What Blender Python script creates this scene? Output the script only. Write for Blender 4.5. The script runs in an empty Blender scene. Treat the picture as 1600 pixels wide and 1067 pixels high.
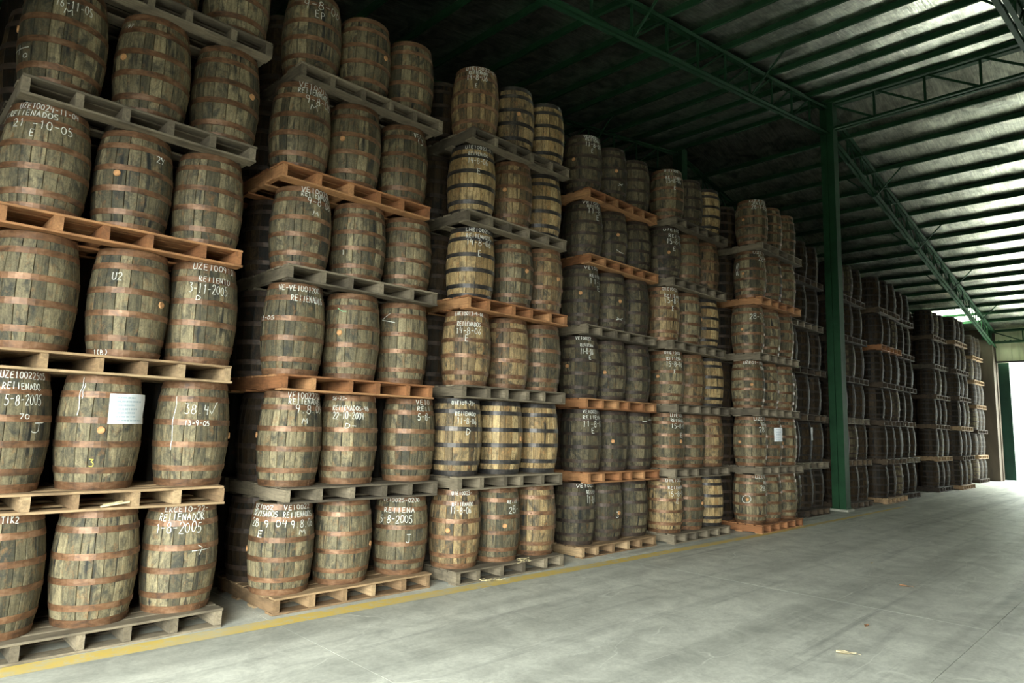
import bpy, math, random
import numpy as np
from mathutils import Matrix, Vector

# ------------------------------------------------------------------ camera, sky, exposure
scene = bpy.context.scene
col = scene.collection

F_PX, YAW, PITCH, ROLL = 1043.76, math.radians(44.482), math.radians(7.317), math.radians(1.574)
CAM = Vector((0.0, -6.013, 1.783))


def make_camera():
    fw = Vector((math.sin(YAW) * math.cos(PITCH), math.cos(YAW) * math.cos(PITCH), math.sin(PITCH)))
    rt = Vector((math.cos(YAW), -math.sin(YAW), 0))
    up = rt.cross(fw)
    r2 = math.cos(ROLL) * rt + math.sin(ROLL) * up
    u2 = -math.sin(ROLL) * rt + math.cos(ROLL) * up
    m = Matrix((r2, u2, -fw)).transposed().to_4x4()
    m.translation = CAM
    cd = bpy.data.cameras.new('camera')
    cd.sensor_width = 36.0
    cd.lens = 36.0 * F_PX / 1600.0
    cd.clip_end = 500
    ob = bpy.data.objects.new('camera', cd)
    ob.matrix_world = m
    col.objects.link(ob)
    scene.camera = ob


make_camera()

world = bpy.data.worlds.new('overcast_sky')
scene.world = world
world.use_nodes = True
bg = world.node_tree.nodes['Background']
bg.inputs['Color'].default_value = (0.93, 1.0, 0.94, 1)
bg.inputs['Strength'].default_value = 1.0

scene.view_settings.view_transform = 'Standard'
scene.view_settings.look = 'None'
scene.view_settings.gamma = 1.0
scene.view_settings.use_curve_mapping = False
scene.view_settings.exposure = 4.95
scene.cycles.max_bounces = 7
scene.cycles.diffuse_bounces = 4
scene.cycles.glossy_bounces = 3
scene.cycles.sample_clamp_indirect = 4.0

# main planes of the shed
X_NEAR, X_FAR, Y_BACK, Y_RIGHT, X_RIDGE = -2.6, 36.9, 13.0, -12.0, 17.35
NEAR_DOOR = (-10.4, -1.9, 4.3)      # y0, y1, head height
FAR_DOOR = (-7.2, 0.07, 5.3)


def portal(name, x, y0, y1, h, facing):
    ld = bpy.data.lights.new(name, 'AREA')
    ld.shape = 'RECTANGLE'
    ld.size = abs(y1 - y0)
    ld.size_y = h
    ld.cycles.is_portal = True
    ob = bpy.data.objects.new(name, ld)
    z = Vector((-facing, 0, 0))
    xax = Vector((0, 1, 0))
    yax = z.cross(xax)
    m = Matrix((xax, yax, z)).transposed().to_4x4()
    m.translation = (x, (y0 + y1) / 2, h / 2)
    ob.matrix_world = m
    col.objects.link(ob)


portal('near_door_daylight', X_NEAR - 0.15, NEAR_DOOR[0], NEAR_DOOR[1], NEAR_DOOR[2], 1)
portal('far_door_daylight', X_FAR + 0.15, FAR_DOOR[0], FAR_DOOR[1], FAR_DOOR[2], -1)


# ------------------------------------------------------------------ materials
def new_mat(name):
    m = bpy.data.materials.new(name)
    m.use_nodes = True
    nt = m.node_tree
    b = nt.nodes['Principled BSDF']
    return m, nt, b


def N(nt, kind, **kw):
    n = nt.nodes.new(kind)
    for k, v in kw.items():
        if k in n.inputs.keys():
            n.inputs[k].default_value = v
        else:
            setattr(n, k, v)
    return n


def link(nt, a, b):
    nt.links.new(a, b)


def rgba(c):
    return (c[0], c[1], c[2], 1.0)


def ramp(nt, fac, stops):
    r = nt.nodes.new('ShaderNodeValToRGB')
    e = r.color_ramp.elements
    e[0].position, e[0].color = stops[0][0], rgba(stops[0][1])
    e[1].position, e[1].color = stops[-1][0], rgba(stops[-1][1])
    for p, c in stops[1:-1]:
        el = e.new(p)
        el.color = rgba(c)
    link(nt, fac, r.inputs['Fac'])
    return r.outputs['Color']


def mix(nt, fac, a, b, mode='MIX'):
    m = nt.nodes.new('ShaderNodeMix')
    m.data_type = 'RGBA'
    m.blend_type = mode
    for sock, v in ((m.inputs[0], fac), (m.inputs[6], a), (m.inputs[7], b)):
        if isinstance(v, bpy.types.NodeSocket):
            link(nt, v, sock)
        elif isinstance(v, (int, float)):
            sock.default_value = v
        else:
            sock.default_value = rgba(v)
    return m.outputs[2]


def grey(v):
    return (v, v, v)


def coords(nt, scale, rand=None, kind='Object'):
    tc = nt.nodes.new('ShaderNodeTexCoord')
    mp = nt.nodes.new('ShaderNodeMapping')
    mp.inputs['Scale'].default_value = scale
    link(nt, tc.outputs[kind], mp.inputs['Vector'])
    if rand is not None:
        cb = nt.nodes.new('ShaderNodeVectorMath')
        cb.operation = 'SCALE'
        cb.inputs[0].default_value = (37.0, 53.0, 71.0)
        link(nt, rand, cb.inputs['Scale'])
        link(nt, cb.outputs[0], mp.inputs['Location'])
    return mp.outputs['Vector']


def noise(nt, vec, scale, detail=4.0, rough=0.55, dist=0.0):
    n = nt.nodes.new('ShaderNodeTexNoise')
    n.inputs['Scale'].default_value = scale
    n.inputs['Detail'].default_value = detail
    n.inputs['Roughness'].default_value = rough
    n.inputs['Distortion'].default_value = dist
    link(nt, vec, n.inputs['Vector'])
    return n.outputs['Fac']


def bump(nt, b, h, strength, distance):
    bp = nt.nodes.new('ShaderNodeBump')
    bp.inputs['Strength'].default_value = strength
    bp.inputs['Distance'].default_value = distance
    link(nt, h, bp.inputs['Height'])
    link(nt, bp.outputs['Normal'], b.inputs['Normal'])


def oak(name, dark, mid, light, stain, attr=False, rough=0.72, spec=0.35):
    """Barrel oak: every stave its own tone, long grain, blotches and black leak streaks."""
    m, nt, b = new_mat(name)
    oi = nt.nodes.new('ShaderNodeObjectInfo')
    if attr:
        at = nt.nodes.new('ShaderNodeAttribute')
        at.attribute_name = 'stave_tone'
        tone = at.outputs['Fac']
    else:
        tone = oi.outputs['Random']
    base = ramp(nt, tone, [(0.0, dark), (0.45, mid), (1.0, light)])
    v1 = coords(nt, (42, 42, 2.6), oi.outputs['Random'])
    g = noise(nt, v1, 1.0, 6.0, 0.7, 0.7)
    base = mix(nt, 0.85, base, ramp(nt, g, [(0.32, grey(0.32)), (0.5, grey(0.95)), (0.72, grey(1.55))]), 'MULTIPLY')
    v2 = coords(nt, (6, 6, 4.0), oi.outputs['Random'])
    bl = noise(nt, v2, 1.3, 5.0, 0.68, 1.0)
    base = mix(nt, ramp(nt, bl, [(0.47, grey(0)), (0.64, grey(0.8))]), base, stain)
    vr = coords(nt, (7, 7, 5.0), oi.outputs['Random'])
    ru = noise(nt, vr, 1.9, 5.0, 0.7, 0.5)
    base = mix(nt, ramp(nt, ru, [(0.55, grey(0)), (0.72, grey(0.55))]), base, tuple(k * q for k, q in zip(light, (0.95, 0.55, 0.33))))
    v3 = coords(nt, (17, 17, 0.9), oi.outputs['Random'])
    st = noise(nt, v3, 1.0, 3.0, 0.55, 0.35)
    base = mix(nt, ramp(nt, st, [(0.60, grey(0)), (0.70, grey(0.92))]), base, (0.010, 0.012, 0.013))
    v4 = coords(nt, (10, 10, 8), oi.outputs['Random'])
    sc = noise(nt, v4, 4.0, 6.0, 0.75)
    base = mix(nt, ramp(nt, sc, [(0.62, grey(0)), (0.76, grey(0.45))]), base, tuple(min(1, k * 1.7) for k in light))
    base = mix(nt, 0.6, base, ramp(nt, noise(nt, v4, 9.0, 4.0, 0.7), [(0.35, grey(0.55)), (0.65, grey(1.3))]), 'MULTIPLY')
    link(nt, base, b.inputs['Base Color'])
    b.inputs['Roughness'].default_value = rough
    b.inputs['Specular IOR Level'].default_value = spec
    bump(nt, b, g, 0.35, 0.004)
    return m


def steel_hoop(name, c1, c2, c3, metal, rough):
    m, nt, b = new_mat(name)
    oi = nt.nodes.new('ShaderNodeObjectInfo')
    v = coords(nt, (6, 6, 14), oi.outputs['Random'])
    n1 = noise(nt, v, 1.5, 5.0, 0.65, 0.4)
    c = ramp(nt, n1, [(0.3, c1), (0.52, c2), (0.75, c3)])
    c = mix(nt, 0.55, c, ramp(nt, oi.outputs['Random'], [(0, grey(0.5)), (1, grey(1.15))]), 'MULTIPLY')
    link(nt, c, b.inputs['Base Color'])
    b.inputs['Metallic'].default_value = metal
    b.inputs['Roughness'].default_value = rough
    bump(nt, b, n1, 0.2, 0.003)
    return m


def plank(name, dark, mid, light, rough=0.8):
    m, nt, b = new_mat(name)
    oi = nt.nodes.new('ShaderNodeObjectInfo')
    base = ramp(nt, oi.outputs['Random'], [(0, dark), (0.5, mid), (1, light)])
    v = coords(nt, (3, 24, 24), oi.outputs['Random'])
    g = noise(nt, v, 1.2, 5.0, 0.65, 1.2)
    base = mix(nt, 0.7, base, ramp(nt, g, [(0.28, grey(0.4)), (0.7, grey(1.35))]), 'MULTIPLY')
    v2 = coords(nt, (4, 4, 4), oi.outputs['Random'])
    d = noise(nt, v2, 1.2, 4.0)
    base = mix(nt, ramp(nt, d, [(0.5, grey(0)), (0.7, grey(0.6))]), base, tuple(x * 0.35 for x in dark))
    link(nt, base, b.inputs['Base Color'])
    b.inputs['Roughness'].default_value = rough
    bump(nt, b, g, 0.4, 0.004)
    return m


def paint(name, c, rough=0.55, wear=0.25, scale=3.0, metal=0.0):
    m, nt, b = new_mat(name)
    v = coords(nt, (1, 1, 1))
    n1 = noise(nt, v, scale, 6.0, 0.65)
    k = ramp(nt, n1, [(0.35, tuple(x * (1 - wear) for x in c)), (0.65, tuple(min(1, x * (1 + wear)) for x in c))])
    link(nt, k, b.inputs['Base Color'])
    b.inputs['Roughness'].default_value = rough
    b.inputs['Metallic'].default_value = metal
    b.inputs['Specular IOR Level'].default_value = 0.25
    return m


def floor_concrete(name):
    m, nt, b = new_mat(name)
    big = noise(nt, coords(nt, (0.22, 0.5, 1), kind='Object'), 1.0, 5.0, 0.6, 0.5)
    c = ramp(nt, big, [(0.3, (0.50, 0.50, 0.44)), (0.5, (0.60, 0.60, 0.53)), (0.72, (0.68, 0.68, 0.60))])
    lanes = noise(nt, coords(nt, (0.07, 1.3, 1)), 1.0, 4.0, 0.6, 0.4)
    c = mix(nt, ramp(nt, lanes, [(0.46, grey(0)), (0.66, grey(0.75))]), c, (0.36, 0.365, 0.32))
    skid = noise(nt, coords(nt, (0.16, 3.4, 1)), 1.0, 5.0, 0.65, 0.9)
    c = mix(nt, ramp(nt, skid, [(0.56, grey(0)), (0.68, grey(0.55))]), c, (0.27, 0.275, 0.25))
    fine = noise(nt, coords(nt, (1, 1, 1)), 28.0, 6.0, 0.7)
    c = mix(nt, 0.5, c, ramp(nt, fine, [(0.3, grey(0.72)), (0.7, grey(1.25))]), 'MULTIPLY')
    mott = noise(nt, coords(nt, (1, 1, 1)), 2.6, 7.0, 0.72, 0.6)
    c = mix(nt, 0.6, c, ramp(nt, mott, [(0.3, grey(0.58)), (0.66, grey(1.28))]), 'MULTIPLY')
    # thin pale drag scratches
    msk = noise(nt, coords(nt, (1, 1, 1)), 0.9, 3.0)
    sc_fac = None
    for i, (scl, rot, dist) in enumerate((((0.45, 1.3, 1), 0.35, 0.55), ((0.35, 1.7, 1), -0.5, 0.4))):
        tc = nt.nodes.new('ShaderNodeTexCoord')
        mp = nt.nodes.new('ShaderNodeMapping')
        mp.inputs['Rotation'].default_value = (0, 0, rot)
        mp.inputs['Scale'].default_value = scl
        link(nt, tc.outputs['Object'], mp.inputs['Vector'])
        dn = nt.nodes.new('ShaderNodeTexNoise')
        dn.inputs['Scale'].default_value = 1.4
        dn.inputs['Detail'].default_value = 3
        link(nt, mp.outputs[0], dn.inputs['Vector'])
        ad = nt.nodes.new('ShaderNodeVectorMath')
        ad.operation = 'MULTIPLY_ADD'
        link(nt, dn.outputs['Color'], ad.inputs[0])
        ad.inputs[1].default_value = (dist, dist, dist)
        link(nt, mp.outputs[0], ad.inputs[2])
        vo = nt.nodes.new('ShaderNodeTexVoronoi')
        vo.feature = 'DISTANCE_TO_EDGE'
        vo.inputs['Scale'].default_value = 0.8 + 0.6 * i
        link(nt, ad.outputs[0], vo.inputs['Vector'])
        f = ramp(nt, vo.outputs['Distance'], [(0.0, grey(0.9)), (0.008, grey(0.0))])
        f = mix(nt, 1.0, f, ramp(nt, msk, [(0.52, grey(0)), (0.66, grey(0.8))]) if i == 0 else
                ramp(nt, msk, [(0.34, grey(0.8)), (0.46, grey(0))]), 'MULTIPLY')
        c = mix(nt, f, c, (0.80, 0.80, 0.72))
    link(nt, c, b.inputs['Base Color'])
    r = ramp(nt, mott, [(0.3, grey(0.62)), (0.7, grey(0.42))])
    link(nt, r, b.inputs['Roughness'])
    b.inputs['Specular IOR Level'].default_value = 0.45
    bump(nt, b, fine, 0.15, 0.004)
    return m


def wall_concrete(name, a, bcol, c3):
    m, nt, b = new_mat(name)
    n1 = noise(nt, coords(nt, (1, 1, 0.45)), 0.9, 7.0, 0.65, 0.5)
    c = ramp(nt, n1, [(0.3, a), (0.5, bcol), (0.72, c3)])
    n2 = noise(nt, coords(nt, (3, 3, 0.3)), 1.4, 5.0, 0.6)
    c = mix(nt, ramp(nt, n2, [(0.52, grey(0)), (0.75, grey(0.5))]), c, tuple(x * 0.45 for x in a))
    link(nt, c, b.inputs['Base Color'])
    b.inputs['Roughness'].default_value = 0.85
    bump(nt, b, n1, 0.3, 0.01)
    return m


def foil(name):
    m, nt, b = new_mat(name)
    oi = nt.nodes.new('ShaderNodeObjectInfo')
    big = noise(nt, coords(nt, (1.5, 1.5, 1), oi.outputs['Random']), 1.3, 6.0, 0.65, 0.9)
    fine = noise(nt, coords(nt, (1.6, 20, 1), oi.outputs['Random']), 1.3, 4.0, 0.65, 1.0)
    c = ramp(nt, big, [(0.34, (0.32, 0.33, 0.28)), (0.5, (0.62, 0.63, 0.54)), (0.64, (0.82, 0.83, 0.72))])
    c = mix(nt, 0.8, c, ramp(nt, fine, [(0.3, grey(0.5)), (0.7, grey(1.25))]), 'MULTIPLY')
    link(nt, c, b.inputs['Base Color'])
    b.inputs['Metallic'].default_value = 0.95
    b.inputs['Roughness'].default_value = 0.31
    mx = nt.nodes.new('ShaderNodeMath')
    mx.operation = 'MULTIPLY_ADD'
    link(nt, big, mx.inputs[0])
    mx.inputs[1].default_value = 2.0
    link(nt, fine, mx.inputs[2])
    bump(nt, b, mx.outputs[0], 0.42, 0.012)
    return m


def worn_yellow(name):
    m, nt, b = new_mat(name)
    n1 = noise(nt, coords(nt, (1, 1, 1)), 9.0, 7.0, 0.75, 0.4)
    n2 = noise(nt, coords(nt, (0.5, 2, 1)), 1.2, 4.0, 0.6)
    c = ramp(nt, n1, [(0.3, (0.78, 0.56, 0.12)), (0.7, (0.70, 0.52, 0.16))])
    c = mix(nt, ramp(nt, n1, [(0.50, grey(0)), (0.64, grey(0.8))]), c, (0.60, 0.57, 0.44))
    c = mix(nt, ramp(nt, n2, [(0.50, grey(0)), (0.7, grey(0.55))]), c, (0.56, 0.52, 0.38))
    link(nt, c, b.inputs['Base Color'])
    b.inputs['Roughness'].default_value = 0.6
    return m


def skylight_sheet(name):
    m, nt, b = new_mat(name)
    nt.nodes.remove(b)
    out = nt.nodes['Material Output']
    t = nt.nodes.new('ShaderNodeBsdfTranslucent')
    t.inputs['Color'].default_value = (0.75, 0.8, 0.68, 1)
    link(nt, t.outputs[0], out.inputs['Surface'])
    return m


STAIN = (0.028, 0.030, 0.026)
M = {}
for sfx, at in (('', False), ('_body', True)):
    M['brown' + sfx] = oak('weathered_brown_oak' + sfx, (0.070, 0.060, 0.035), (0.160, 0.132, 0.076), (0.29, 0.238, 0.138), STAIN, at)
    M['tan' + sfx] = oak('fresh_tan_oak' + sfx, (0.23, 0.15, 0.065), (0.40, 0.275, 0.125), (0.52, 0.38, 0.19), (0.10, 0.07, 0.035), at, 0.6)
    M['mixed' + sfx] = oak('scuffed_amber_oak' + sfx, (0.09, 0.062, 0.032), (0.22, 0.155, 0.078), (0.38, 0.27, 0.13), STAIN, at, 0.65)
    M['shade_dark' + sfx] = oak('blackened_oak' + sfx, (0.014, 0.010, 0.006), (0.034, 0.023, 0.0125), (0.070, 0.046, 0.024), (0.012, 0.012, 0.011), at, 0.6, 0.2)  # oak with far-stack and gap shade darkened into its colour
    M['black' + sfx] = oak('sooty_oak' + sfx, (0.050, 0.043, 0.025), (0.105, 0.087, 0.050), (0.17, 0.138, 0.08), (0.02, 0.02, 0.018), at)
M['rust'] = steel_hoop('rusty_hoop', (0.075, 0.044, 0.028), (0.21, 0.105, 0.052), (0.33, 0.20, 0.12), 0.3, 0.46)
M['iron'] = steel_hoop('dark_iron_hoop', (0.035, 0.034, 0.034), (0.075, 0.068, 0.064), (0.14, 0.11, 0.09), 0.6, 0.42)
M['hoop_far'] = steel_hoop('blackened_hoop', (0.016, 0.013, 0.010), (0.034, 0.025, 0.017), (0.06, 0.04, 0.026), 0.0, 0.75)  # hoops darkened with the far barrels, shade put into the colour
M['hoop_sooty'] = steel_hoop('sooty_hoop', (0.03, 0.026, 0.022), (0.07, 0.048, 0.036), (0.12, 0.075, 0.05), 0.35, 0.55)
M['bung'] = paint('cork_bung', (0.52, 0.27, 0.12), 0.8, 0.3, 30)
M['chalk'] = paint('white_chalk', (0.66, 0.66, 0.60), 0.95, 0.2, 40)
M['chalk_yellow'] = paint('yellow_chalk', (0.72, 0.60, 0.12), 0.95, 0.2, 40)
M['chalk_green'] = paint('green_chalk', (0.25, 0.50, 0.28), 0.95, 0.2, 40)
M['paper'] = paint('white_paper', (0.80, 0.82, 0.84), 0.8, 0.06, 12)
M['ink'] = paint('grey_print', (0.42, 0.50, 0.56), 0.9, 0.1, 20)
M['plank_old'] = plank('grey_pallet_wood', (0.10, 0.080, 0.055), (0.19, 0.155, 0.105), (0.27, 0.22, 0.15))
M['plank_dark'] = plank('dark_pallet_wood', (0.035, 0.024, 0.015), (0.07, 0.047, 0.028), (0.12, 0.08, 0.045))
M['plank_tan'] = plank('tan_pallet_wood', (0.22, 0.135, 0.07), (0.34, 0.22, 0.115), (0.46, 0.32, 0.18))
M['plank_new'] = plank('orange_pallet_wood', (0.26, 0.105, 0.04), (0.38, 0.165, 0.065), (0.48, 0.25, 0.11))
M['floor'] = floor_concrete('worn_concrete')
M['ramp'] = paint('low_bounce_entrance', (0.16, 0.16, 0.14), 0.8, 0.3, 2)  # unseen slab by the near door, darkened to cut bounce onto upper barrels
M['joint'] = paint('floor_joint', (0.12, 0.12, 0.105), 0.9, 0.3, 4)
M['yellow'] = worn_yellow('worn_yellow_paint')
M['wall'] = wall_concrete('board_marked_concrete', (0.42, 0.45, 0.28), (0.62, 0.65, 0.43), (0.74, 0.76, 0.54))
M['wall_brown'] = wall_concrete('shade_dark_block_wall', (0.05, 0.038, 0.026), (0.08, 0.062, 0.043), (0.11, 0.088, 0.06))  # concrete beside the far doorway, its shade put into the brown
M['wall_dark'] = wall_concrete('low_bounce_block_wall', (0.06, 0.055, 0.045), (0.09, 0.082, 0.065), (0.12, 0.11, 0.085))  # near and side walls, colour darkened to cut bounce light
M['green'] = paint('green_steel_paint', (0.012, 0.055, 0.021), 0.7, 0.2, 2.0)
M['green_door'] = paint('green_door_paint', (0.004, 0.030, 0.018), 0.6, 0.2, 1.5)
M['foil'] = foil('wrinkled_foil')
M['skylight'] = skylight_sheet('skylight_sheet')
M['plinth'] = paint('pale_concrete', (0.36, 0.35, 0.29), 0.9, 0.2, 6)
M['yard_dim'] = paint('low_bounce_ground', (0.06, 0.06, 0.055), 0.9, 0.1, 0.5)  # ground outside, colour darkened to keep bounce off the upper barrels
M['sky_block'] = paint('sky_block_render', (0.33, 0.34, 0.33), 0.9, 0.05, 0.5)  # for the added wall that blocks sky at the far door
M['yard'] = paint('yard_concrete', (0.88, 0.88, 0.82), 0.9, 0.1, 0.5)
M['leaf'] = paint('dry_leaf_brown', (0.42, 0.23, 0.13), 0.8, 0.3, 30)
M['leaf_pale'] = paint('dry_leaf_straw', (0.62, 0.52, 0.34), 0.8, 0.3, 30)
M['straw'] = paint('straw_yellow', (0.62, 0.52, 0.30), 0.85, 0.2, 30)
M['hole'] = paint('dark_hole', (0.02, 0.02, 0.02), 0.9, 0.1, 5)

# ------------------------------------------------------------------ mesh helpers


def mesh(name, verts, faces, mats=(), smooth=False, midx=None):
    me = bpy.data.meshes.new(name)
    me.from_pydata([tuple(v) for v in verts], [], [tuple(f) for f in faces])
    for m in mats:
        me.materials.append(M[m] if isinstance(m, str) else m)
    if smooth:
        me.polygons.foreach_set('use_smooth', [True] * len(me.polygons))
    if midx is not None:
        me.polygons.foreach_set('material_index', list(midx))
    me.update()
    return me


def add(name, me, parent=None, loc=(0, 0, 0), rot=(0, 0, 0), scale=(1, 1, 1)):
    o = bpy.data.objects.new(name, me)
    o.location, o.rotation_euler, o.scale = loc, rot, scale
    if parent is not None:
        o.parent = parent
    col.objects.link(o)
    return o


def tag(o, label, cat, group=None, kind=None):
    o['label'] = label
    o['category'] = cat
    if group:
        o['group'] = group
    if kind:
        o['kind'] = kind
    return o


class MB:
    def __init__(self):
        self.v, self.f, self.mi = [], [], []

    def poly(self, verts, faces, mi=0):
        k = len(self.v)
        self.v += [tuple(v) for v in verts]
        self.f += [tuple(i + k for i in f) for f in faces]
        self.mi += [mi] * len(faces)

    def box(self, x0, x1, y0, y1, z0, z1, mi=0, jit=0.0, rng=None):
        vs = [(x, y, z) for z in (z0, z1) for y in (y0, y1) for x in (x0, x1)]
        if jit:
            vs = [tuple(c + rng.uniform(-jit, jit) for c in v) for v in vs]
        self.poly(vs, [(0, 2, 3, 1), (4, 5, 7, 6), (0, 1, 5, 4), (2, 6, 7, 3), (0, 4, 6, 2), (1, 3, 7, 5)], mi)

    def bar(self, a, b, w, h, mi=0, up=(0, 0, 1)):
        """A rectangular bar from a to b, w across, h along up."""
        a, b = Vector(a), Vector(b)
        d = (b - a).normalized()
        s = d.cross(Vector(up))
        if s.length < 1e-4:
            s = d.cross(Vector((1, 0, 0)))
        s.normalize()
        u = s.cross(d)
        vs = []
        for p in (a, b):
            for i, j in ((-1, -1), (1, -1), (1, 1), (-1, 1)):
                vs.append(p + s * (w / 2 * i) + u * (h / 2 * j))
        self.poly(vs, [(0, 1, 2, 3), (7, 6, 5, 4), (0, 4, 5, 1), (1, 5, 6, 2), (2, 6, 7, 3), (3, 7, 4, 0)], mi)

    def build(self, name, mats, smooth=False):
        return mesh(name, self.v, self.f, mats, smooth, self.mi if any(self.mi) else None)


ORD = ['first', 'second', 'third', 'fourth', 'fifth', 'sixth', 'seventh', 'eighth', 'ninth', 'tenth', 'eleventh', 'twelfth', 'thirteenth']
LAYER = ['bottom layer', 'second layer', 'third layer', 'fourth layer', 'fifth layer', 'top layer']
SPOT = ['left', 'middle', 'right']

# measured layout of the stacks: front y, right pallet end x and height z per layer, barrel offsets
BUNGS = {
    ('1', 1, 1): (-11, 0.52), ('1', 2, 1): (36, 0.52), ('1', 3, 1): (-37, 0.54), ('1', 4, 0): (-96, 0.59), ('1', 4, 1): (-62, 0.59), ('1', 4, 2): (28, 0.56), ('1', 1, 2): (68, 0.48),
    ('2', 0, 0): (-114, 0.47), ('2', 0, 1): (42, 0.4), ('2', 1, 0): (-109, 0.53), ('2', 2, 1): (-53, 0.53), ('2', 4, 1): (-51, 0.55), ('2', 5, 1): (21, 0.6),
    ('3', 0, 0): (-54, 0.49), ('3', 0, 1): (-21, 0.49), ('3', 1, 1): (22, 0.49), ('3', 3, 1): (0, 0.56), ('3', 3, 2): (5, 0.55), ('3', 5, 1): (-27, 0.61), ('3', 4, 1): (-56, 0.56),
    ('4', 0, 1): (2, 0.47), ('4', 1, 1): (-41, 0.49), ('4', 2, 1): (-57, 0.46), ('4', 3, 1): (-10, 0.51), ('4', 3, 0): (-48, 0.52), ('4', 4, 1): (-23, 0.54), ('4', 5, 1): (-28, 0.57), ('4', 5, 0): (-76, 0.59), ('4', 2, 0): (-83, 0.51),
    ('5', 1, 0): (-5, 0.49), ('5', 4, 0): (-38, 0.48), ('5', 0, 1): (7, 0.5), ('5', 3, 1): (29, 0.52), ('5', 2, 0): (-83, 0.51),
    ('6', 0, 0): (-72, 0.5), ('6', 1, 0): (-100, 0.48), ('6', 1, 1): (23, 0.47), ('6', 2, 0): (-51, 0.49), ('6', 3, 0): (-83, 0.48), ('6', 4, 0): (-87, 0.51), ('6', 5, 0): (-93, 0.58), ('6', 5, 1): (-8, 0.6),
}
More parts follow.
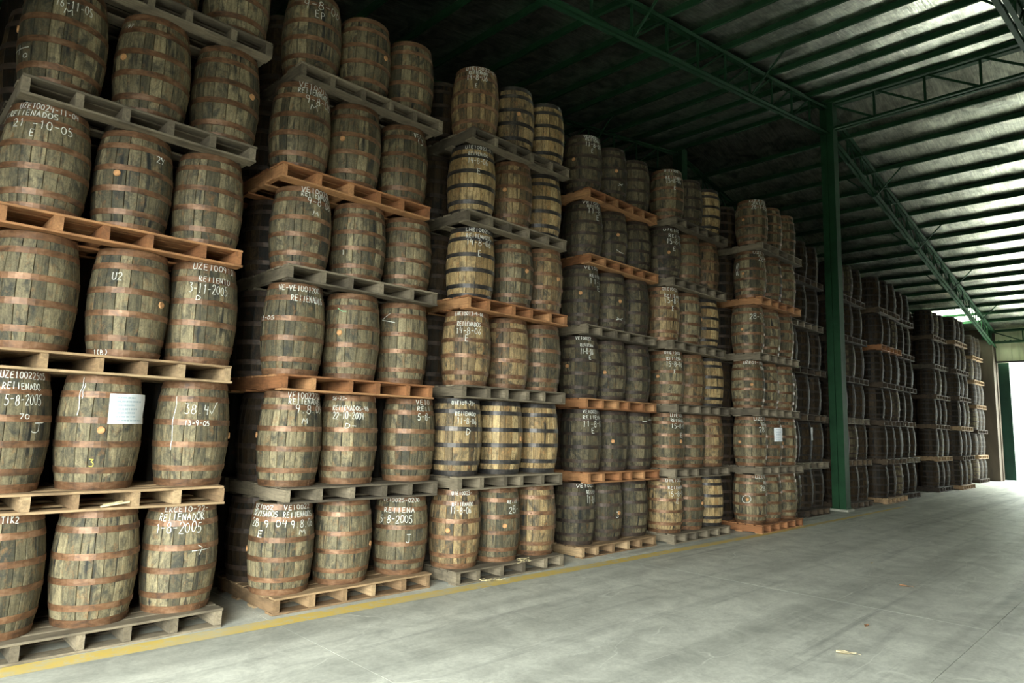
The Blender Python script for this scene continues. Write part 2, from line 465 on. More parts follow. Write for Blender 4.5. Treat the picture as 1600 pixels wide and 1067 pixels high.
CHALK = {
    ('1', 1, 1): [('!', -50, -38, 0.80, 0.30), ('!', -45, -36, 0.86, 0.14), ('3', -23, -14, 0.24, 0.06)],
    ('1', 0, 0): [('TIK2', -8, 15, 1.03, 0.051)],
    ('1', 0, 2): [('LRCE10-22-', -49, 28, 0.97, 0.049), ('RELLENADOR', -57, 19, 0.89, 0.06), ('1-8-2005', -60, 14, 0.79, 0.092), ('~', -1, 20, 0.57, 0.093)],
    ('1', 1, 0): [('UZE10022505', -17, 49, 1.0, 0.052), ('RELLENADO', -13, 39, 0.87, 0.052), ('5-8-2005', -8, 41, 0.76, 0.086), ('70', 10, 24, 0.62, 0.038), ('J', 27, 48, 0.53, 0.073)],
    ('1', 1, 2): [('!', -54, -42, 0.62, 0.50), ('38.4^', -33, 16, 0.73, 0.084), ('13-9-05', -31, 7, 0.6, 0.045)],
    ('1', 2, 1): [('U2', -42, -26, 0.73, 0.063), ('1(B)', -66, -38, 0.04, 0.042)],
    ('1', 2, 2): [('UZE100910', -40, 41, 0.99, 0.058), ('RELLENTO', -28, 28, 0.84, 0.052), ('3-11-2005', -42, 24, 0.74, 0.086), ('D', -30, -20, 0.64, 0.04)],
    ('1', 3, 0): [('UZE10024-11-04', -55, 33, 1.02, 0.055), ('US.RELLENADOS', -96, 2, 0.89, 0.049), ('21 -10-05', -59, 24, 0.79, 0.070), ('E', -33, -25, 0.7, 0.069)],
    ('1', 3, 1): [('2Y', 17, 34, 0.77, 0.066)],
    ('1', 4, 0): [('16-11-05', -26, 26, 0.76, 0.072), ('M', -14, -1, 0.69, 0.046), ('+', -96, -54, 0.31, 0.081), ('o', -67, -57, 0.25, 0.035)],
    ('1', 4, 1): [('97', -66, -52, 0.87, 0.05)],
    ('2', 0, 0): [('VE1002', -94, -45, 0.99, 0.049), ('VE10022', -26, 32, 0.98, 0.049), ('REVISADOS', -94, -36, 0.89, 0.055), ('RELLENADOS', -27, 39, 0.88, 0.055), ('28 9 04', -93, -17, 0.79, 0.079), ('9.8.06', -12, 42, 0.78, 0.086), ('E', -72, -59, 0.67, 0.073), ('M', 4, 20, 0.69, 0.055)],
    ('2', 0, 2): [('VE10025-0200', -81, 10, 0.95, 0.049), ('RELLENA', -74, -4, 0.82, 0.056), ('5-8-2005', -84, -9, 0.71, 0.091), ('J', -24, -10, 0.46, 0.091)],
    ('2', 1, 0): [('VE1002270', -35, 41, 0.99, 0.063), ('RELLENADOS', -33, 44, 0.9, 0.057), ('9.8.06', -20, 47, 0.82, 0.088), ('M', -6, 6, 0.69, 0.05)],
    ('2', 1, 1): [('56-23-', -70, -36, 0.96, 0.04), ('RELLENADOS-98', -65, 12, 0.85, 0.047), ('22-10-2004', -63, 1, 0.77, 0.08), ('D-', -39, -12, 0.65, 0.053)],
    ('2', 1, 2): [('VE10', -21, 20, 0.98, 0.058), ('RELL', -18, 22, 0.88, 0.051), ('5-8-', -17, 21, 0.78, 0.072)],
    ('2', 2, 0): [('VE-VE1001200', -62, 29, 0.94, 0.057), ('RELLENADOS', -34, 36, 0.83, 0.064), ('5 3-05', -114, -60, 0.61, 0.038)],
    ('2', 2, 1): [('>', -61, -47, 0.79, 0.054)],
    ('2', 2, 2): [('<', -83, -58, 0.79, 0.108)],
    ('2', 3, 0): [('VE10019', -30, 37, 1.04, 0.059), ('RELLENADOS', -30, 41, 0.91, 0.059), ('9-8.06', -17, 43, 0.83, 0.091), ('M', -6, 7, 0.68, 0.052)],
    ('2', 3, 1): [('1', -61, -56, 0.34, 0.055)],
    ('2', 4, 0): [('VE10014', -35, 37, 1.0, 0.059), ('RELLENADOS', -36, 37, 0.9, 0.059), ('9-8-06', -20, 44, 0.81, 0.086), ('M', -10, 7, 0.72, 0.059)],
    ('2', 4, 2): [('VG1', -8, 16, 0.89, 0.06), ('(3', 0, 20, 0.82, 0.06)],
    ('2', 5, 0): [('9-8-06', -47, 36, 0.82, 0.101), ('EP', -24, -2, 0.7, 0.087)],
    ('3', 0, 0): [('UIE10023-', -50, 3, 0.97, 0.044), ('RELLENADO', -48, 4, 0.82, 0.044), ('11-8-06', -52, -1, 0.74, 0.074)],
    ('3', 0, 1): [('RELLE', -16, 19, 0.81, 0.039), ('28-', -12, 24, 0.7, 0.087)],
    ('3', 1, 0): [('UIE109-23-', -54, 9, 0.94, 0.045), ('RELLENADO', -44, 8, 0.8, 0.045), ('11-8-06', -40, 11, 0.71, 0.075), ('D', -20, -7, 0.57, 0.068)],
    ('3', 2, 0): [('LHE10013-9-06', -73, 5, 0.97, 0.046), ('RELLENADOS', -64, -6, 0.82, 0.054), ('14-8-06', -66, -5, 0.73, 0.077), ('E', -44, -34, 0.62, 0.077)],
    ('3', 3, 0): [('LHE10024-', -56, 19, 1.02, 0.047), ('RELLENADOS', -54, 17, 0.87, 0.055), ('14-8-06', -53, 15, 0.78, 0.078), ('E', -25, -16, 0.62, 0.078)],
    ('3', 4, 0): [('UIE10022-0', -60, 16, 1.01, 0.048), ('RELLENADO', -51, 2, 0.86, 0.048), ('14-8-06', -52, 1, 0.76, 0.079), ('E', -29, -18, 0.61, 0.079)],
    ('3', 5, 0): [('UIE10022-0', -69, 14, 1.03, 0.049), ('RELLENADO', -60, -9, 0.9, 0.049), ('14-8-06', -65, -10, 0.82, 0.081), ('E', -43, -36, 0.69, 0.065)],
    ('4', 0, 0): [('VE10021', -46, 38, 0.99, 0.046), ('RELLENA', -14, 38, 0.86, 0.055), ('11-8-06', -14, 38, 0.74, 0.111), ('E', 38, 38, 0.59, 0.093)],
    ('4', 0, 1): [('J', -12, 5, 0.44, 0.095)],
    ('4', 1, 0): [('VE10021-', -46, 16, 0.99, 0.047), ('RELLENA', -46, 22, 0.87, 0.056), ('11-8-06', -47, 35, 0.77, 0.093), ('E', -21, -10, 0.66, 0.084)],
    ('4', 2, 0): [('VE10022', -61, -10, 0.96, 0.047), ('RELLENA', -47, -5, 0.85, 0.047), ('11-8-06', -47, -5, 0.75, 0.084), ('E', -22, -14, 0.66, 0.066)],
    ('4', 3, 0): [('VE100', -38, 21, 0.99, 0.048), ('RELLEN', -22, 32, 0.83, 0.048), ('11-8', -24, 38, 0.73, 0.076), ('E', 6, 24, 0.63, 0.077)],
    ('4', 4, 0): [('VE100', -53, 8, 1.02, 0.048), ('RELLEN', -38, 13, 0.9, 0.048), ('11-8', -38, 13, 0.81, 0.087), ('E', -9, 6, 0.7, 0.087)],
    ('4', 5, 0): [('VE10021', -48, 4, 1.02, 0.039), ('RELLENA', -43, 12, 0.91, 0.049), ('11-8-06', -44, 17, 0.82, 0.078), ('E', -25, -16, 0.71, 0.078)],
    ('4', 1, 2): [('-_', -30, 34, 0.84, 0.082)],
    ('4', 4, 1): [('>', -29, -6, 0.23, 0.06)],
    ('4', 3, 1): [('x', -23, 10, 0.21, 0.06)],
    ('4', 5, 1): [('x', -21, 0, 0.31, 0.061)],
    ('5', 0, 0): [('UIE10022', -53, 31, 0.97, 0.052), ('RELLENADO', -45, 31, 0.83, 0.052), ('15-8-06', -47, 31, 0.72, 0.083), ('E', -20, -6, 0.59, 0.083)],
    ('5', 1, 0): [('UIE1002', -43, 31, 0.97, 0.053), ('RELLENADO', -41, 31, 0.87, 0.053), ('15-8-06', -41, 31, 0.77, 0.074), ('E', -11, 6, 0.61, 0.085)],
    ('5', 2, 0): [('UIE1002', -64, 1, 0.99, 0.043), ('RELLENA', -56, 1, 0.85, 0.054), ('15-8-06', -58, 5, 0.75, 0.086), ('F', -34, -25, 0.61, 0.075)],
    ('5', 3, 0): [('UIE10022-0', -54, 31, 0.96, 0.054), ('RELLENADO', -48, 31, 0.83, 0.054), ('15-8-06', -50, 31, 0.74, 0.086), ('E', -24, -14, 0.59, 0.086)],
    ('5', 4, 0): [('UIE1002', -56, 31, 0.93, 0.044), ('RELLEN', -38, 31, 0.81, 0.055), ('15-8-06', -46, 31, 0.7, 0.087), ('E', -25, -11, 0.56, 0.065)],
    ('5', 5, 0): [('UIE1002', -65, -10, 0.96, 0.044), ('RELLENAD', -59, 0, 0.82, 0.055), ('15-8-06', -59, 0, 0.75, 0.078), ('E', -34, -24, 0.6, 0.066)],
    ('6', 0, 0): [('-UZE10', -58, 24, 0.97, 0.059), ('RELL', -8, 24, 0.84, 0.059), ('28.7', -27, 24, 0.74, 0.094), ('O', -92, -57, 0.5, 0.141)],
    ('6', 1, 0): [('UZE10', -50, 24, 0.96, 0.06), ('RELL', -21, 24, 0.85, 0.06), ('28.7', -32, 24, 0.74, 0.096)],
    ('6', 2, 0): [('UZE01-10', -80, 3, 0.96, 0.06), ('RELL', -11, 24, 0.85, 0.049)],
    ('6', 3, 0): [('28-7-2', -58, 24, 0.75, 0.109)],
    ('6', 4, 0): [('UZE10', -52, 24, 0.97, 0.05), ('28-7', -30, 24, 0.84, 0.099), ('CO', -118, -102, 0.61, 0.25)],
    ('6', 5, 0): [('UZE10', -72, 11, 1.05, 0.05), ('RELLEN', -57, 9, 0.91, 0.05), ('28-7-05', -64, 8, 0.82, 0.088)],
}
LAYOUT = {
    '1': (0.026, [2.494, 2.437, 2.419, 2.427, 2.477, 2.555], [0.0, 1.049, 2.108, 3.174, 4.195, 5.275],
           [[-0.672, -0.017, 0.634], [-0.684, -0.029, 0.704], [-0.574, 0.112, 0.72], [-0.597, 0.047, 0.686], [-0.619, 0.061, 0.712], [-0.672, -0.003, 0.659]]),
    '2': (0.044, [4.792, 4.827, 4.71, 4.708, 4.572, 4.691], [0.0, 1.0, 2.075, 3.152, 4.15, 5.236],
           [[-0.708, -0.033, 0.72], [-0.726, -0.068, 0.72], [-0.657, 0.015, 0.687], [-0.647, 0.039, 0.69], [-0.594, 0.038, 0.711], [-0.641, -0.009, 0.623]]),
    '3': (-0.088, [6.864, 6.836, 6.867, 6.88, 6.832, 6.876], [0.0, 1.046, 2.109, 3.168, 4.22, 5.274],
           [[-0.666, -0.004, 0.687], [-0.665, 0.031, 0.72], [-0.591, 0.082, 0.72], [-0.58, 0.128, 0.72], [-0.566, 0.13, 0.72], [-0.592, 0.081, 0.713]]),
    '4': (0.069, [9.264, 9.385, 9.313, 9.295, 9.353, 9.325], [0.0, 1.019, 2.077, 3.152, 4.219, 5.223],
           [[-0.677, -0.007, 0.679], [-0.661, 0.009, 0.667], [-0.661, 0.009, 0.678], [-0.653, 0.01, 0.653], [-0.669, -0.014, 0.666], [-0.656, -0.013, 0.656]]),
    '5': (-0.086, [11.393, 11.436, 11.467, 11.341, 11.371, 11.45], [0.0, 1.033, 2.088, 3.135, 4.206, 5.269],
           [[-0.669, -0.008, 0.674], [-0.669, 0.004, 0.665], [-0.662, 0.013, 0.678], [-0.677, 0.01, 0.66], [-0.677, -0.003, 0.665], [-0.651, -0.004, 0.65]]),
    '6': (-0.443, [13.723, 13.793, 13.709, 13.779, 13.919, 13.976], [0.0, 1.037, 2.107, 3.149, 4.233, 5.308],
           [[-0.654, -0.012, 0.664], [-0.655, 0.0, 0.663], [-0.656, -0.014, 0.667], [-0.668, 0.015, 0.674], [-0.678, -0.009, 0.664], [-0.659, -0.005, 0.661]]),
    '7': (0.031, [16.4, 16.45, 16.36, 16.43, 16.35, 16.44], [0.0, 1.035, 2.1, 3.15, 4.2, 5.25],
           [[-0.652, 0.014, 0.662], [-0.653, -0.005, 0.652], [-0.664, 0.005, 0.677], [-0.651, 0.008, 0.673], [-0.659, 0.006, 0.673], [-0.651, -0.004, 0.652]]),
    '8': (0.031, [19.41, 19.45, 19.40, 19.44, 19.40, 19.45], [0.0, 1.05, 2.1, 3.15, 4.2, 5.25],
           [[-0.673, -0.008, 0.661], [-0.656, -0.013, 0.663], [-0.656, -0.007, 0.652], [-0.673, -0.012, 0.674], [-0.675, -0.009, 0.674], [-0.656, 0.003, 0.677]]),
    '9a': (-0.1, [21.98, 22.02, 21.93, 22.0, 22.03, 21.95], [0.0, 1.05, 2.1, 3.15, 4.2, 5.25],
           [[-0.678, 0.014, 0.667], [-0.671, 0.01, 0.67], [-0.65, -0.012, 0.667], [-0.666, 0.005, 0.657], [-0.679, 0.001, 0.661], [-0.653, -0.001, 0.663]]),
    '9b': (0.057, [23.802, 23.994, 23.794, 23.994, 23.92, 23.97], [0.0, 1.051, 2.12, 3.18, 4.2, 5.27],
           [[-0.661, 0.001, 0.679], [-0.656, -0.0, 0.656], [-0.662, 0.007, 0.673], [-0.65, -0.008, 0.663], [-0.667, -0.005, 0.661], [-0.666, 0.001, 0.658]]),
    '10': (0.126, [28.242, 28.332, 28.242, 28.442, 28.405, 28.442], [0.0, 1.029, 2.124, 3.155, 4.218, 5.248],
           [[-0.676, -0.006, 0.654], [-0.67, 0.005, 0.668], [-0.65, 0.002, 0.666], [-0.661, 0.007, 0.668], [-0.662, 0.003, 0.661], [-0.657, 0.003, 0.659]]),
    '11': (-0.113, [30.375, 30.548, 30.567, 30.575, 30.375, 30.435], [0.0, 1.039, 2.106, 3.195, 4.19, 5.26],
           [[-0.673, -0.013, 0.66], [-0.68, -0.01, 0.652], [-0.672, -0.005, 0.668], [-0.657, 0.004, 0.655], [-0.653, 0.007, 0.665], [-0.661, 0.0, 0.655]]),
    '12': (0.345, [35.539, 35.539, 35.739, 35.739, 35.539, 35.593], [0.0, 1.0, 2.062, 3.117, 4.166, 5.204],
           [[-0.661, 0.015, 0.673], [-0.675, -0.011, 0.678], [-0.653, 0.007, 0.673], [-0.676, 0.009, 0.656], [-0.675, -0.003, 0.65], [-0.655, -0.01, 0.672]]),
}

# ------------------------------------------------------------------ the shed


def roof_z(x):
    """Underside of the purlins."""
    return 10.30 - 0.150 * (X_RIDGE - x) if x < X_RIDGE else 10.14 + 0.16 * max(0, 1 - (x - X_RIDGE)) - 0.174 * (x - X_RIDGE)


def build_floor():
    b = MB()
    b.box(X_NEAR, X_FAR + 0.3, Y_RIGHT, Y_BACK, -0.2, -0.012)
    fl = add('floor', b.build('floor', ['joint']))
    tag(fl, 'worn grey concrete warehouse floor of large cast slabs', 'floor', kind='structure')
    ys = [Y_RIGHT, -9.0, -6.75, -4.52, -2.42, -0.2, 4.0, 8.5, Y_BACK]
    xs = [X_NEAR, 0.45, 2.9, 7.9, 13.4, 18.9, 24.4, 29.9, X_FAR + 0.3]
    g = 0.0025
    for i in range(len(xs) - 1):
        for j in range(len(ys) - 1):
            s = MB()
            x0, x1, y0, y1 = xs[i] + g, xs[i + 1] - g, ys[j] + g, ys[j + 1] - g
            s.box(x0, x1, y0, y1, -0.012, 0)
            add('slab', s.build('slab', ['floor' if i else 'ramp']), fl)  # first row takes the unseen bounce-cutting slab colour
    # painted line along the foot of the stacks, a touch askew like the real one
    s = MB()
    pts = [(-2.5, 0.02), (1.0, -0.09), (4.0, -0.17), (7.2, -0.30), (11.5, -0.44), (15.5, -0.50), (20.0, -0.54)]
    vs, fs = [], []
    for k in range(len(pts) - 1):
        (xa, ya), (xb, yb) = pts[k], pts[k + 1]
        n = 10
        for q in range(n + (k == len(pts) - 2)):
            t = q / n
            x, y = xa + (xb - xa) * t, ya + (yb - ya) * t
            w = 0.108 + 0.004 * math.sin(7 * x) - 0.0042 * max(0, x - 4)
            vs += [(x, y - w, 0.0012), (x, y + w, 0.0012)]
    for k in range(len(vs) // 2 - 1):
        fs.append((2 * k, 2 * k + 2, 2 * k + 3, 2 * k + 1))
    s.poly(vs, fs)
    o = add('painted_line', s.build('painted_line', ['yellow']), fl)
    o['label'] = 'worn yellow painted safety line'
    y = MB()
    y.box(-60, 120, -80, 80, -0.5, -0.205)
    o = add('yard_ground', y.build('yard_ground', ['yard_dim']))
    tag(o, 'dark ground outside the warehouse doors, tone lowered to cut bounce', 'ground', kind='structure')
    for nm, xa, xb, d in (('yard_apron', X_FAR + 0.3, X_FAR + 30, FAR_DOOR), ('yard_apron', X_NEAR - 30, X_NEAR, NEAR_DOOR)):
        a = MB()
        a.box(xa, xb, -14, 10, -0.204, -0.01)
        o = add(nm, a.build(nm, ['yard' if xa > 0 else 'yard_dim']))
        tag(o, '%s doorway' % ('pale concrete apron outside the far bright' if xa > 0 else 'near'), 'ground', kind='structure')


def wall_with_door(name, x, thick, door, z_top, label, seams, mats):
    """Concrete end wall along y: each cast panel is its own piece, the door hole is real."""
    y0, y1, dh = door
    w = bpy.data.objects.new(name, None)
    w.location = (x, 0, 0)
    col.objects.link(w)
    tag(w, label, 'wall', kind='structure')
    g = 0.006

    def piece(ya, yb, za, zb, mat):
        p = MB()
        p.box(0, thick, ya + g, yb - g, za, zb)
        return add('panel', p.build('panel', [mat]), w)
    backing = MB()
    backing.box(thick * 0.35, thick * 0.65, y1 + 0.01, Y_BACK, 0, z_top)
    backing.box(thick * 0.35, thick * 0.65, Y_RIGHT, y0 - 0.01, 0, z_top)
    backing.box(thick * 0.35, thick * 0.65, y0, y1, dh + 0.01, z_top)
    add('joint_filler', backing.build('joint_filler', ['joint']), w)
    ys = [y1] + [v for v in seams if y0 < v < y1] + [y0]
    lint = []
    for a, c in zip(ys[1:], ys[:-1]):
        lint.append(piece(a, c, dh, z_top, mats[0]))
    n = 5
    for k in range(n):
        piece(y1 + (Y_BACK - y1) * k / n, y1 + (Y_BACK - y1) * (k + 1) / n, 0, z_top, mats[1])
    n = 3
    for k in range(n):
        piece(Y_RIGHT + (y0 - Y_RIGHT) * k / n, Y_RIGHT + (y0 - Y_RIGHT) * (k + 1) / n, 0, z_top, mats[1])
    return w


def build_walls():
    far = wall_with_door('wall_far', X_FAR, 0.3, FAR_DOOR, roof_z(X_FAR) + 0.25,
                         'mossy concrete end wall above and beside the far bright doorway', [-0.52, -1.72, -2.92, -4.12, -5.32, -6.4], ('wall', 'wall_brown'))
    b = MB()
    b.box(-0.05, 0.0, FAR_DOOR[0], FAR_DOOR[1], FAR_DOOR[2] - 0.02, FAR_DOOR[2] + 0.05)
    add('door_track', b.build('door_track', ['hole']), far)
    for y in (-0.06, -0.3, -0.5, -1.3, -1.6, -1.9):
        h = MB()
        r = 0.035
        ring = [(-0.002, y + r * math.cos(a * math.pi / 4), 6.28 + r * math.sin(a * math.pi / 4)) for a in range(8)]
        ring += [(0.06, p[1], p[2]) for p in ring]
        h.poly(ring, [tuple(range(7, -1, -1))] + [(i, (i + 1) % 8, 8 + (i + 1) % 8, 8 + i) for i in range(8)])
        add('form_tie_hole', h.build('form_tie_hole', ['hole']), far)
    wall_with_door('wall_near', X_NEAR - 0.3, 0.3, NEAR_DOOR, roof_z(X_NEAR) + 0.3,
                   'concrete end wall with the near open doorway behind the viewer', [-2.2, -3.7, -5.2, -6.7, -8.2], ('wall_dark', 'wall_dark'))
    b = MB()
    b.box(X_FAR + 12, X_FAR + 12.4, -40, 30, -0.1, 9)
    tag(add('wall_sky_block', b.build('wall_sky_block', ['sky_block'])), 'added wall across the yard cutting sky light through the far doorway', 'wall', kind='structure')  # added to weaken daylight through the far doorway
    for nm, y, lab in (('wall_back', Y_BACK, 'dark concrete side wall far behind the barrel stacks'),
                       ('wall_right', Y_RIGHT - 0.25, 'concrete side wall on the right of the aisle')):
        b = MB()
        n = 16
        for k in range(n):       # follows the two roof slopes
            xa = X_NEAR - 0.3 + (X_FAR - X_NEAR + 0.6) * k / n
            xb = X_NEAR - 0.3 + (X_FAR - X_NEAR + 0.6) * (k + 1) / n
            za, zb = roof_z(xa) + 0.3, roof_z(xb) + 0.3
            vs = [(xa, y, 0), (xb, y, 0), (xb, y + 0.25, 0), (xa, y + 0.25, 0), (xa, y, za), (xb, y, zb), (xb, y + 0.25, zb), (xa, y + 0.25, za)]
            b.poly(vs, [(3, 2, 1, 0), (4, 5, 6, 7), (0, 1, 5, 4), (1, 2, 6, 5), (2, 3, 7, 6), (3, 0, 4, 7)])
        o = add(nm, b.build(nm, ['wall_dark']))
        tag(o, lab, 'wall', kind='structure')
    # green sliding leaf parked outside the far doorway
    d = bpy.data.objects.new('door_1', None)
    d.location = (X_FAR + 0.42, 0, 0)
    col.objects.link(d)
    tag(d, 'green steel sliding door parked at the left of the far doorway', 'door', kind='structure')
    b = MB()
    b.box(0, 0.05, -0.3, 3.6, 0.06, 5.35)
    add('leaf', b.build('leaf', ['green_door']), d)
    for ya in (-0.32, 0.5, 1.5, 2.5, 3.5):
        f = MB()
        f.box(-0.03, 0.08, ya, ya + 0.09, 0.03, 5.4)
        add('stile', f.build('stile', ['green_door']), d)
    for z in (0.03, 1.8, 3.55, 5.3):
        f = MB()
        f.box(-0.028, 0.078, -0.3, 3.6, z, z + 0.1)
        add('rail', f.build('rail', ['green_door']), d)


PURLINS = [15.05 + 1.072 * k for k in range(-16, 2)] + [17.20] + [18.73 + 1.048 * k for k in range(0, 17)]
TRUSS_Y = [8.9, 4.5, 0.11, -4.32, -8.75]
SKY_BAY = None


def build_roof():
    ceil = bpy.data.objects.new('ceiling', None)
    ceil.location = (0, 0, 0)
    col.objects.link(ceil)
    tag(ceil, 'pitched roof of green purlins and wrinkled silver foil insulation', 'ceiling', kind='structure')
    # purlins: lipped channels running across the aisle
    w, h, t, lip = 0.055, 0.12, 0.006, 0.018
    prof = [(0, 0), (w, 0), (w, lip), (w - t, lip), (w - t, t), (t, t), (t, h - t), (w - t, h - t), (w - t, h - lip), (w, h - lip), (w, h), (0, h)]
    n = len(prof)
    ya, yb = Y_RIGHT, Y_BACK
    vs = [(p[0] - w / 2, ya, p[1]) for p in prof] + [(p[0] - w / 2, yb, p[1]) for p in prof]
    fs = [(i, (i + 1) % n, n + (i + 1) % n, n + i) for i in range(n)]
    pm = mesh('purlin', vs, fs, ['green'])
    for x in PURLINS:
        z = roof_z(x)
        if abs(x - 17.2) < 0.01:
            z = 10.32
        add('purlin', pm, ceil, (x, 0, z))
    # foil bays
    rng = np.random.RandomState(3)
    xs = [X_NEAR - 0.3] + PURLINS + [X_FAR + 0.3]
    ny = 126
    for k in range(len(xs) - 1):
        xa, xb = xs[k], xs[k + 1]
        za, zb = roof_z(xa) + 0.123, roof_z(xb) + 0.123
        if abs(xa - 17.2) < 0.01:
            za = 10.443
        if abs(xb - 17.2) < 0.01:
            zb = 10.443
        segs = [(Y_RIGHT, Y_BACK)]
        sky = None
        if 33.0 < (xa + xb) / 2 < 34.05:
            sky = (0.22, 2.0)
        elif 34.05 < (xa + xb) / 2 < 35.1:
            sky = (0.25, 1.15)
        if sky:
            segs = [(Y_RIGHT, sky[0]), (sky[1], Y_BACK)]
            m = MB()
            m.box(xa, xb, sky[0], sky[1], -0.002, 0.002)
            m.v = [(v[0], v[1], v[2] + za + (zb - za) * (v[0] - xa) / (xb - xa)) for v in m.v]
            o = add('skylight', m.build('skylight', ['skylight']), ceil)
            o['label'] = 'translucent roof sheet'
        for (a, c) in segs:
            ns = max(2, int(ny * (c - a) / 25))
            nu = 5
            r = rng.uniform(-1, 1, (ns + 1, 3))
            r = (r + np.roll(r, 1, 0) + np.roll(r, 2, 0)) / 3
            vs, fs = [], []
            for i in range(ns + 1):
                y = a + (c - a) * i / ns
                for u in range(nu + 1):
                    q = u / nu
                    s = math.sin(math.pi * q)
                    z = za + (zb - za) * q - s * (0.010 + 0.016 * r[i, 0]) + math.sin(2 * math.pi * q) * 0.010 * r[i, 1]
                    vs.append((xa + (xb - xa) * q, y, z))
            for i in range(ns):
                for u in range(nu):
                    p = i * (nu + 1) + u
                    fs.append((p, p + nu + 1, p + nu + 2, p + 1))
            add('foil_sheet', mesh('foil_sheet', vs, fs, ['foil'], True), ceil)


def chord(t, name, a, b, gap=0.045, leg=0.075):
    """Double-angle chord: two L bars back to back."""
    m = MB()
    for s in (-1, 1):
        off = Vector((0, s * gap / 2, 0)) if abs(b[0] - a[0]) > abs(b[1] - a[1]) else Vector((s * gap / 2, 0, 0))
        off2 = off.normalized() * (leg / 2)
        m.bar(Vector(a) + off, Vector(b) + off, 0.012, leg)
        m.bar(Vector(a) + off + off2 + Vector((0, 0, -leg / 2)), Vector(b) + off + off2 + Vector((0, 0, -leg / 2)), leg, 0.012)
    return add(name, m.build(name, ['green']), t)


